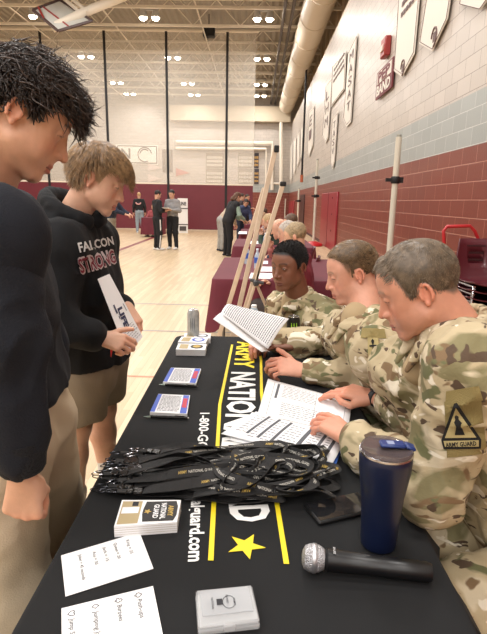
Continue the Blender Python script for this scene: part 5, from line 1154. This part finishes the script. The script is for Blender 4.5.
    def rq(s0,t0,s1,t1): m.add([f(s,t)+sn*.0035 for s,t in((s0,t0),(s1,t0),(s1,t1),(s0,t1))],[(0,1,2,3)])
    text(m,'LIFE',f(.42,.55)+sn*.0035,-sy,sx,.030,w=.075,bold=.05); rq(.25,.50,.34,.62); rq(.84,.45,.87,.56); rq(.3,.42,.34,.46)
    for k in range(7):
        t=.06+.035*k; s=.25
        while s<.85: l=g.uniform(.05,.12); rq(s,t,s+l,t+.006); s+=l+.04
    mk('print',m,mat('ink_navy',(52,56,86),.7),sh,smooth=False)
    pe=PY(110,350,1.6); r2=empty('pen',pe,'red pen held below the folded white sheet','pen'); mk('barrel',MB().tube([PY(112,336,1.64),PY(111.5,350,1.61)],.0045,8),mat('pen_red',(225,40,50),.35),r2); mk('tip',MB().tube([PY(111.5,350,1.61),PY(111,357,1.60)],[.004,.001],8),mat('pen_red2',(225,60,60),.35),r2)
    # shorts
    P=[cone(J['pel']+A([0,-.06,-.02]),J['pel']+A([0,.06,-.02]),.128,k=.05)]
    eR=J['hiR']+(J['knR']-J['hiR'])*.86; eL=J['hiL']+(J['knL']-J['hiL'])*.78
    P+=[cone(J['hiR'],eR,.118,.108,k=.04),cone(J['hiL'],eL,.115,.10,k=.04)]
    mesh_part('shorts',P,.0075,SHT,root,fold=dict(amp=.010,fr=8,seed=22,stretch=(1,1,.5)),clip=[(eR+A([0,0,-.0]),unit(A([.1,.0,-1])))] )
    m=MB(); o=A([-.03,-.0,0]); 
    sp=[]
    m=MB(); m.ribbon([J['hiR']+A([-.05,-.112,.04]),lerp(J['hiR'],eR,.5)+A([-.045,-.118,0]),eR+A([-.04,-.112,.01])],[(.016,0,0),(.018,0,0),(.02,0,0)],.006); mk('side_stripe',m,BLKC,root)
    for k in 'RL':
        a=J['an'+k]; d=unit(J['kn'+k]-a); mesh_part('sock',[cone(a-d*.02,a+d*.15,.042,.050,k=.02)],.006,mat('sock_white',(222,218,212),.9),root,fold=dict(amp=.002,fr=30)); mesh_part('shoe',shoe(J,k,(1,-.1)),.008,mat('shoe_white',(225,225,222),.6),root)
person_b()
# ------------------------------------------------------------------- soldiers
PATCH=mat('patch_tan',(176,160,112),.9,bump=.3,bscale=500); VEL=mat('velcro_olive',(148,132,84),.95,bump=.6,bscale=500); PBL=mat('patch_black',(26,25,24),.9); TSH=mat('tan_shirt',(172,150,116),.9)
def soldier(root,J,fr,hands,res=.008,sd=1,collar=True,hd=None,off=.036,cut=0.):
    fr=unit(fr); J=dict(J)
    for k in 'RL': J['wr'+k]=J['wr'+k]-unit(J['wr'+k]-J['el'+k])*(cut if k=='R' else 0.)
    P=torso(J,off,fr=fr,sq=1.08)
    for k in 'RL': P+=arm(J,k,.024)
    o=mesh_part('uniform_coat',P,res,CAMO,root,fold=dict(amp=.017,fr=9,seed=sd,stretch=(1,1,.8),fine=.45))
    nb=J['nb']; side=unit(np.cross(fr,(0,0,1))); up=unit(hd.c-nb)
    pts=[nb+fr*(.076*math.cos(a)+.016)+side*(.076*math.sin(a))+A([0,0,.042-.035*math.cos(a)]) for a in np.linspace(.45,2*PI-.45,20)]
    PP=[cone(a,c,.011,.011,k=.01,sq=None) for a,c in zip(pts[:-1],pts[1:])]
    pts2=[nb+fr*(.095*math.cos(a)+.012)+side*(.095*math.sin(a))+A([0,0,.018-.03*math.cos(a)]) for a in np.linspace(.4,2*PI-.4,20)]
    PP+=[cone(a,c,.015,.015,k=.014) for a,c in zip(pts2[:-1],pts2[1:])]
    # collar points
    for e in(pts2[0],pts2[-1]): PP.append(cone(e,e+fr*.03-A([0,0,.06]),.014,.007,k=.012))
    mesh_part('collar',PP,.005,CAMO,root,fold=dict(amp=.003,fr=20,seed=sd))
    mesh_part('undershirt',[cone(nb+fr*.02,nb+fr*.035+A([0,0,.02]),.062,.058,k=.02),cone(nb+fr*.03,nb+fr*.085-A([0,0,.08]),.055,.04,k=.03)],.008,TSH,root)
    for k in 'RL':
        d=unit(J['wr'+k]-J['el'+k]); w=J['wr'+k]-d*.012; mesh_part('cuff',[cone(w-d*.05,w,.044,.041,k=.01)],.005,CAMO,root,fold=dict(amp=.0025,fr=18,seed=3),clip=[(w+d*.01,d)])
    # trousers, boots
    P=[cone(J['pel']+side*.06,J['pel']-side*.06,.135,k=.05)]
    for k in 'RL': P+=[cone(J['hi'+k],J['kn'+k],.118,.090,k=.05),cone(J['kn'+k],J['an'+k]+A([0,0,.05]),.082,.06,k=.04)]
    mesh_part('uniform_trousers',P,.011,CAMO,root,fold=dict(amp=.014,fr=8,seed=sd+4,stretch=(1,.8,1)))
    for k in 'RL': mesh_part('boot',shoe(J,k,fr)+[cone(J['an'+k],J['an'+k]+A([0,0,.12]),.05,.05,k=.02)],.009,mat('boot_tan',(150,118,84),.8),root)
    return o
def shortflow(q,t,g):
    r=q-A([0,-.05,.13]); return unit(r)*.5+A([0,.45*np.clip(q[2]/.12,0,1),-.45])
def surf_patch(root,bv,O,ux,uy,n,shape,m,name,off=.004,parent=None,nn=5):
    v,f=gridpatch(shape,nn); mb=MB(); decal(mb,bv,O,ux,uy,n,v,f,off=off); return mk(name,mb,m,parent or root,smooth=False)
def person_c():
    base=(208,148,122); hairc=(84,70,56)
    f=unit(A([-.86,.26,-.46])); hd=head_from_ear(PY(424.7,296,1.17),f,-1,sc=.97)
    J=dict(nb=PY(455,340,1.23),shL=PY(475,376,1.03),shR=PY(408,372,1.42),pel=A([.80,1.20,.53])); J['che']=lerp(J['pel'],J['nb'],.6)+A([.0,0,.0])
    J['elL']=PZ(418,486,.83)+A([.03,.0,.0]); J['wrL']=PZ(352,440,.803); J['elR']=PZ(432,426,.83)+A([0,0,0]); J['wrR']=PZ(374,397,.812)
    J['hiL']=A([.76,1.04,.555]); J['knL']=A([.41,.95,.565]); J['anL']=A([.44,.93,.09]); J['hiR']=A([.76,1.30,.555]); J['knR']=A([.36,1.20,.56]); J['anR']=A([.40,1.24,.09])
    root=empty('person',(.6,1.2,0),'nearest soldier in camouflage uniform with grey-brown hair, hands on printed forms','person')
    tag_chair(.80,1.20,PI/2,'maroon plastic school chair under the nearest soldier')
    b=newbody(); build_head(hd,b,.0026,base,(112,98,84),neck=J['nb']+A([0,0,.02]),nr=.062,lid=.15,brow=.8,rec=.022,stub=.25,fuzz=.3,lipc=(178,100,90),jaw=1.08,nose=1.)
    addskin(b,torso(J,-.015,fr=(-.9,0,0)),.014,base)
    for k in 'RL': addskin(b,arm(J,k,-.006),.008,base); addskin(b,leg(J,k,-.02),.014,base)
    tip=PZ(297,412,.79); hand(b,J['wrL'],tip-J['wrL']+A([0,0,.035]),(.15,-.4,1),-1,base,curl=(.22,.36,.5,.6),c2=.9,thumb=(.1,0,-.3),elbow=J['elL'],s=1.14)
    tip=PZ(324,390,.80); hand(b,J['wrR'],tip-J['wrR']+A([0,0,.015]),(-.1,-.2,1),1,base,curl=(.22,.3,.4,.5),thumb=(.3,-.3,.2),elbow=J['elR'],s=1.06)
    finish_body(b,root); eyes(hd,root,(90,110,120))
    hc=hairmat('greybrown',(92,78,62),.4); hb=MB(); low=lambda p:float(hairline(p[1],.022))
    hair_cap(hb,hd,.005,noise=.25,seed=21,low=low); mk('hair',hb,hc,root,smooth=True)
    hs=MB(); strands(hs,hd,3200,lambda p,g:(.010+.014*np.clip((p[2]-.05)/.07,0,1))*(.8+.4*g.random()),shortflow,lift=.07,rad=.00085,seed=22,wob=.18,low=lambda p:low(p)-.004+.0*p[2],seg=5)
    strands(hs,hd,250,lambda p,g:.018+.008*g.random(),lambda q,t,g:A([.3*np.sign(q[0]+.02),1.,-.1-.1*t]),lift=.14,rad=.001,seed=23,wob=.2,low=low,dens=lambda p:1. if p[1]>.04 else 0.,seg=5)
    mk('short_hair',hs,hairmat('greybrown2',(122,106,88),.4),root,smooth=True)
    coat=soldier(root,J,(-1,-.05,0),None,.0075,31,hd=hd,off=.045,cut=.05)
    bv=bvh_of(coat)
    # near-shoulder patches (seen from the camera side)
    def at(u,v,Y=1.0): return PY(u,v,Y)
    n=unit(CC-at(458,430)); n=unit(n+A([0,0,-.0])); ux=unit(at(470,427)-at(440,429)); uy=unit(np.cross(n,ux)); uy=uy if uy[2]>0 else -uy
    pxm=1/500*1.0
    O=at(459,433,.92); sc=.00193
    surf_patch(root,bv,at(463,432,.92),ux,uy,n,[(-21*sc,-26*sc),(22*sc,-24*sc),(23*sc,30*sc),(-14*sc,32*sc)],VEL,'velcro_panel',.003,nn=8)
    surf_patch(root,bv,at(460,397,.92),ux,uy,n,[(-17*sc,-9*sc),(22*sc,-5*sc),(20*sc,9*sc),(-13*sc,8*sc)],VEL,'pocket_flap_tab',.004,nn=8)
    tri=[(0,25),(3,25.5),(23,-15),(21,-25),(-20,-23),(-21,-13)]
    ov=mk
    pt=surf_patch(root,bv,at(458,427,.92),ux,uy,n,[(x*sc*.95,y*sc*.95) for x,y in tri],PBL,'shoulder_patch',.006,nn=7)
    tri2=[(1,20),(18,-12.5),(-16.5,-11)]
    surf_patch(root,bv,at(458,427,.92),ux,uy,n,[(x*sc*.95,y*sc*.95) for x,y in tri2],PATCH,'patch_field',.008,parent=pt,nn=7)
    surf_patch(root,bv,at(458,427,.92),ux,uy,n,[(x*sc*.95,y*sc*.95) for x,y in [(-18.5,-14),(20,-15.5),(19,-22.5),(-18,-20.5)]],PATCH,'patch_scroll',.008,parent=pt,nn=7)
    fig=[(0,13),(2.5,11),(2,8),(5,4),(3.5,2),(6,-9),(-5,-8.5),(-2,0),(-3.5,5),(-1.5,8),(-2,11)]
    surf_patch(root,bv,at(458,427,.92),ux,uy,n,[(x*sc*.95,y*sc*.95) for x,y in fig],PBL,'patch_figure',.0095,parent=pt,nn=2)
    V,Fx=text2d('ARMY GUARD',.03); V=A(V)*[.062/A(V)[:,0].max(),.0085/.69]; mb=MB(); decal(mb,bv,at(458,427,.92)-ux*.031-uy*.0385,ux,uy,n,V,Fx,off=.0098); mk('patch_lettering',mb,PBL,pt,smooth=False)
    # watch, ring
    d=unit(J['wrR']-J['elR']); w=J['wrR']-d*.012; x=unit(np.cross(d,(0,0,1))); z=np.cross(x,d); R=np.stack([x,z,d],1)
    r=empty('wristwatch',w,'black wristwatch on the wrist of the nearest soldier','watch'); mk('band',MB().lathe([(.0285,-.010),(.0305,-.008),(.0305,.008),(.0285,.010)],w,24,R=R),mat('rubber_black',(22,24,28),.5),r); mk('watch_face',MB().box(w+A([-.004,-.006,.030]),(.030,.034,.009),R=R[:,[0,2,1]],bev=.003),mat('glass_dark',(16,20,28),.1),r)
    return hd
HC_=person_c()
def person_d():
    base=(210,154,130); hairc=(96,78,58)
    f=unit(A([-.94,.02,-.32])); hd=head_from_ear(PY(359,277,1.80),f,-1,sc=.93)
    J=dict(nb=PY(367,322,1.80),shL=PY(383,352,1.60),shR=PY(348,334,2.02),pel=A([.74,1.78,.53]))
    J['elL']=PZ(385,379,.805); J['wrL']=PZ(303,371,.80); J['elR']=PZ(352,341,.81); J['wrR']=PZ(270,340,.815)
    J['hiL']=A([.72,1.66,.55]); J['knL']=A([.32,1.66,.58]); J['anL']=A([.38,1.66,.09]); J['hiR']=A([.72,1.90,.55]); J['knR']=A([.32,1.92,.58]); J['anR']=A([.38,1.92,.09])
    root=empty('person',(.6,1.78,0),'middle soldier in camouflage uniform with short fade haircut, reading held-up sheets','person'); tag_chair(.78,1.78,PI/2,'maroon plastic school chair under the middle soldier')
    b=newbody(); build_head(hd,b,.0028,base,(120,96,74),neck=J['nb']+A([0,0,.02]),nr=.056,lid=.15,brow=.9,stub=.1,fuzz=.5,fade=.05,lipc=(186,108,98),nose=.8)
    addskin(b,torso(J,-.015,fr=(-1,0,0)),.016,base)
    for k in 'RL': addskin(b,arm(J,k,-.006),.009,base); addskin(b,leg(J,k,-.02),.016,base)
    tip=PZ(262,362,.83); hand(b,J['wrL'],tip-J['wrL'],(.2,-.6,.75),-1,base,curl=(.55,.65,.75,.85),thumb=(0,.2,.4),elbow=J['elL'],s=1.05)
    tip=PZ(240,344,.83); hand(b,J['wrR'],tip-J['wrR'],(.0,.3,.9),1,base,curl=(.55,.6,.7,.75),thumb=(.1,.1,.4),elbow=J['elR'])
    finish_body(b,root); eyes(hd,root,(80,90,100))
    low=lambda p:float(hairline(p[1],.0)); top=lambda p:-.1+1.3*np.clip((p[2]-.06)/.04,0,1)
    hb=MB(); hair_cap(hb,hd,.007,noise=.08,seed=31,low=low,shape=top); mk('hair',hb,hairmat('fade',(92,72,50)),root,smooth=True)
    hs=MB(); strands(hs,hd,2600,lambda p,g:(.004+.020*np.clip((p[2]-.07)/.04,0,1))*(.8+.4*g.random()),shortflow,lift=.11,rad=.001,seed=32,wob=.18,low=lambda p:low(p)+.03,seg=5)
    mk('short_hair',hs,hairmat('fade2',(126,100,70),.45),root,smooth=True)
    coat=soldier(root,J,(-1,-.12,0),None,.008,41,hd=hd,off=.04); bv=bvh_of(coat)
    at=lambda u,v,Y=1.5:PY(u,v,Y); n=unit(CC-at(372,350)); ux=unit(at(382,349)-at(362,350)); uy=unit(np.cross(n,ux)); uy=uy if uy[2]>0 else -uy; sc=.0031
    surf_patch(root,bv,at(373,333,1.5),ux,uy,n,[(-13*sc,-4*sc),(13*sc,-6*sc),(12*sc,4*sc),(-11*sc,7*sc)],VEL,'velcro_panel',.004,nn=6)
    pt=surf_patch(root,bv,at(373,346,1.5),ux,uy,n,[(-5.5*sc,-11*sc),(5.5*sc,-12*sc),(6*sc,8*sc),(-5*sc,9*sc)],PATCH,'shoulder_patch',.006,nn=5)
    surf_patch(root,bv,at(373,346,1.5),ux,uy,n,[(x*sc,y*sc) for x,y in [(0,7.5),(1.6,5.2),(.6,5.0),(.6,1.2),(3.6,1.2),(3.6,-.6),(.6,-.6),(.6,-6.5),(1.8,-8),(0,-10),(-1.8,-8),(-.6,-6.5),(-.6,-.6),(-3.6,-.6),(-3.6,1.2),(-.6,1.2),(-.6,5.0),(-1.6,5.2)]],PBL,'patch_mark',.0085,parent=pt,nn=2)
    surf_patch(root,bv,at(338,307,1.6),ux,uy,n,[(-3*sc,-3*sc),(3*sc,-3*sc),(3*sc,4*sc),(-3*sc,4*sc)],mat('flag_pale',(196,176,170),.9),'flag_patch',.004,nn=3)
    # held sheets
    C=[PY(229.5,303.5,2.06),PY(289,318.7,1.98),PY(266.5,349,1.88),PY(222.5,313,1.98)]
    def curved(P,bow,name,lab,off,pr=True):
        n=12; nn=unit(np.cross(P[1]-P[0],P[3]-P[0])); nn=nn if nn[1]<0 else -nn; f=lambda s,t:(P[3]*(1-s)*(1-t)+P[2]*s*(1-t)+P[1]*s*t+P[0]*(1-s)*t)+nn*(off+bow*math.sin(PI*t)); b=MB(); b.add([f(i/n,j/n) for j in range(n+1) for i in range(n+1)],[(j*(n+1)+i,j*(n+1)+i+1,(j+1)*(n+1)+i+1,(j+1)*(n+1)+i) for j in range(n) for i in range(n)])
        r=empty(name,np.mean(P,axis=0),lab,'paper','sheets held by the middle soldier'); mk('page',b,PAP,r,smooth=True,solid=.0006)
        if pr:
            b=MB(); g=random.Random(3)
            for i in range(26):
                s0=.04+i*.036; t=.06
                while t<.93:
                    l=g.uniform(.02,.06); q=[f(s0,t),f(s0+.014,t),f(s0+.014,min(t+l,.95)),f(s0,min(t+l,.95))]; b.add([x+nn*.0015 for x in q],[(0,1,2,3)]); t+=l+.012
            mk('print',b,GREY,r,smooth=False)
        return r
    C=[PY(224,306.5,2.06),PY(232,304,2.07),PY(289,318.5,1.98),PY(267,349.5,1.88)]
    # quad: top-left, top-right, bottom-right, bottom-left
    C=[PY(229,303.8,2.06),PY(289,318.7,2.0),PY(268,349,1.88),PY(221,313,1.96)]
    curved(C,.012,'held_sheet','white printed list held up by the middle soldier, front sheet',0.)
    D=[PY(222,312,1.99),PY(270,352,1.93),PY(262,352,1.86),PY(213,319,1.92)]
    curved(D,.006,'held_sheet','curled white sheet edge below the printed list held by the middle soldier',0.,False)
    D=[PY(224,316,2.02),PY(272,345,1.97),PY(264,350,1.89),PY(217,321,1.95)]
    curved(D,.004,'held_sheet','lowest white sheet under the printed list held by the middle soldier',0.,False)
person_d()
def person_e():
    base=(128,84,64); hairc=(22,17,16)
    f=unit(A([-.66,-.73,-.14])); hd=head_from_ear(PY(303,269,2.5),f,-1,sc=1.0)
    J=dict(nb=hd.c+A([.06,.07,-.20]),pel=A([.66,2.62,.53])); nb=J['nb']
    J['shL']=nb+A([.13,-.14,-.06]); J['shR']=nb+A([-.07,.17,-.05]); J['che']=lerp(J['pel'],nb,.6)
    J['elL']=PZ(335,337,.82); J['wrL']=A([.18,2.22,.80]); J['elR']=nb+A([-.10,.2,-.25]); J['wrR']=A([.12,2.50,.81])
    J['hiL']=A([.64,2.5,.55]); J['knL']=A([.30,2.35,.58]); J['anL']=A([.36,2.35,.09]); J['hiR']=A([.64,2.76,.55]); J['knR']=A([.30,2.80,.55]); J['anR']=A([.34,2.80,.09])
    root=empty('person',(.6,2.6,0),'farthest soldier in camouflage uniform with short black hair, looking across the table','person'); tag_chair(.70,2.62,PI/2,'maroon plastic school chair under the farthest soldier')
    b=newbody(); build_head(hd,b,.003,base,hairc,neck=nb+A([0,0,.02]),nr=.056,lid=.6,brow=1.,lipc=(118,66,58),fuzz=0,nose=.8,lips=1.25)
    addskin(b,torso(J,-.015,fr=(-.9,-.4,0)),.016,base)
    for k in 'RL': addskin(b,arm(J,k,-.006),.009,base); addskin(b,leg(J,k,-.02),.016,base)
    hand(b,J['wrL'],(-1,.1,0),(0,0,1),-1,base,res=.004,elbow=J['elL']); hand(b,J['wrR'],(-1,-.2,0),(0,0,1),1,base,res=.004,elbow=J['elR'])
    finish_body(b,root); eyes(hd,root,(40,26,20))
    low=lambda p:float(hairline(p[1],.0)); hb=MB(); hair_cap(hb,hd,.004,noise=.2,seed=51,low=low,nu=96,nv=60); mk('hair',hb,mat('hair_black',(20,17,17),.8,bump=1.,bscale=300),root,smooth=True)
    hs=MB(); strands(hs,hd,2600,.0055,lambda q,t,g:unit(q-HC)+g.normal(size=3)*.6,lift=.14,rad=.0013,seed=52,wob=.6,low=lambda p:low(p)+.01,seg=3); mk('coils',hs,mat('hair_black2',(26,21,20),.8),root)
    soldier(root,J,(-.9,-.42,0),None,.009,61,hd=hd,off=.034)
person_e()
# =================================================================== people farther off
def fp(u,v,label,ang,*a,**k):
    p=PZ(u,v,0); p[2]=0; return far_person(p,math.radians(ang),label,*a,**k)
def held(J,ang,lab,size=(.22,.28),tilt=.4):
    c=(J['wrR']+J['wrL'])/2; f=A([-math.sin(math.radians(ang)),math.cos(math.radians(ang)),0]); s=A([f[1],-f[0],0]); c=c+f*.10+A([0,0,.03]); u=f*math.cos(tilt)+A([0,0,math.sin(tilt)]); n=np.cross(s,u)
    mk('held_paper',MB().box(c,(size[0],size[1],.004),R=np.stack([s,u,n],1)),PAP,label=lab,cat='paper',group='papers held on the court',smooth=False)
# ang: 0 faces away from the camera, 90 faces left, -90 faces right, 180 faces the camera
_,JA,_h=fp(158,250,'person in black jacket and black white-striped trousers reading a paper on the court',-55,(26,26,30),(24,24,28),(20,16,16),arms='hold',sc=.985,stripe=True,headdown=.45)
_,JB,_h=fp(173,249.5,'person in grey hooded sweatshirt and black trousers facing the camera, holding papers on the court',160,(138,136,136),(24,24,28),(26,22,20),arms='hold',sc=1.0,headdown=.4)
rC,JC,_h=fp(140,233,'blond person in black sweatshirt and light jeans, back to the camera, by the curtain',15,(24,24,28),(138,150,160),(186,150,110),arms='down',sc=1.0,res=.025,headdown=.2)
p=FT+A([-.05,.9,0]); far_person(p,PI*.95,'person seated behind the far maroon table by the curtain',(150,70,74),(40,40,44),(90,60,45),sit=True,arms='table',res=.025)
fp(112,252,'person in navy jacket and grey trousers half hidden behind the lettered hoodie',-100,(30,38,56),(142,134,122),(60,44,36),arms='reach',sc=.97,lean=.25,shoes=(214,180,90))
fp(227.5,256,'long-haired person in black vest with pale green sleeves leaning over the table row',-60,(28,28,32),(20,20,24),(92,62,44),arms='table',sc=1.0,lean=.38,long=True,vest=False,sleeve=(138,160,146),shoes=(40,36,40),headdown=.7)
fp(221,251,'person in tan top and light grey trousers bent far forward behind the black vest',-65,(176,158,138),(158,156,152),(80,56,44),arms='table',sc=.98,lean=.75,shoes=(30,34,50),headdown=.8)
fp(241,246,'dark-haired person leaning over papers at the table row, in blue top',-150,(60,70,100),(40,44,60),(46,34,28),arms='table',sc=.92,lean=.45,headdown=.7)
fp(246,236,'person in black sweatshirt standing upright behind the leaning visitors',-120,(24,24,28),(30,30,36),(52,38,30),arms='hold',sc=1.0,res=.025,headdown=.3)
fp(239,240,'person with dark brown hair standing just behind the long-haired visitor',-80,(60,50,52),(40,36,40),(60,42,34),arms='down',sc=1.,res=.025,lean=.1)
def seat(u,v,Y,label,ang,*a,**k):
    h=PY(u,v,Y); z=h[2]; cpos=A([h[0],h[1],0.]); lean=k.get('lean',.2); sc=k.get('sc',1.); f=A([-math.sin(math.radians(ang)),math.cos(math.radians(ang)),0]); cpos=cpos-f*(.67*math.sin(lean)+.02)*sc
    r,J,hd=far_person(cpos,math.radians(ang),label,*a,sit=True,**k)
    o=chair_at(cpos[0],cpos[1],math.radians(ang),'maroon plastic school chair under the '+label[:60]); o['label']='maroon school chair beneath the '+' '.join(label.split()[:9]); return r
seat(295.5,235,4.55,'seated person with short blond-grey hair and maroon shirt at the nearest maroon table',75,(120,34,48),(60,52,50),(150,130,100),arms=('fold','down'),sc=1.,lean=.15,res=.014)
seat(288,228,5.6,'seated grey-haired person in pink plaid shirt with clasped hands at the nearest maroon table',80,(196,140,134),(70,66,64),(170,160,150),arms='fold',lean=.3,res=.016)
seat(280,226.5,6.3,'seated bald person in red-pink shirt with hand at the face',80,(176,112,104),(60,56,54),(205,150,125),bald=True,arms=('face','fold'),lean=.3,res=.018)
seat(291,223.5,7.6,'seated person with dark brown hair and navy jacket behind the grey-haired one',85,(34,40,62),(40,40,46),(88,66,50),arms='table',lean=.1,res=.02)
seat(268.5,221,8.6,'seated blond person in dark green jacket at the second maroon table',70,(52,66,56),(40,40,44),(176,150,112),long=True,arms='face',lean=.3,res=.02)
seat(262,220,10.2,'seated person in pale flowered shirt farther down the table row',75,(150,130,126),(50,50,54),(150,120,90),arms='face',lean=.35,res=.024)
seat(258,218.5,12.4,'seated person in red shirt farthest but one down the table row',80,(150,52,56),(50,50,54),(96,70,52),arms='table',lean=.3,res=.024)
seat(264,217,14.5,'seated person in grey top at the farthest maroon table',85,(110,112,116),(50,50,54),(70,50,40),arms='table',lean=.2,res=.028)

held(JA,-55,'white paper held by the person in the black jacket on the court',(.3,.34),.2)
held(JB,160,'pale paper held by the person in the grey hooded sweatshirt',(.3,.3),.25)
_c=lerp(JC['che'],JC['nb'],.35); _b=MB(); _b.tube([_c+A([.11*math.cos(t),-.150,.09*math.sin(t)]) for t in np.linspace(3.3,6.1,9)],.025,6); mk('back_print',_b,mat('print_pink',(214,160,160),.8),rC)
# ---------------------------------------------------------------- camera, world, view
cam=bpy.data.cameras.new('camera'); co=bpy.data.objects.new('camera',cam); COL.objects.link(co)
cam.sensor_fit='AUTO'; cam.sensor_width=36.; cam.lens=F/634*36; cam.clip_end=200; cam.clip_start=.05
M=Matrix.Identity(4)
for i in range(3):
    for j in range(3): M[i][j]=CR[i][j]
    M[i][3]=CC[i]
co.matrix_world=M; bpy.context.scene.camera=co
w=bpy.data.worlds.new('w'); bpy.context.scene.world=w; w.use_nodes=True; w.node_tree.nodes['Background'].inputs[0].default_value=(1,.95,.88,1); w.node_tree.nodes['Background'].inputs[1].default_value=.05
vs=bpy.context.scene.view_settings; vs.view_transform='Standard'; vs.look='None'; vs.gamma=1; vs.use_curve_mapping=False; vs.exposure=0.0
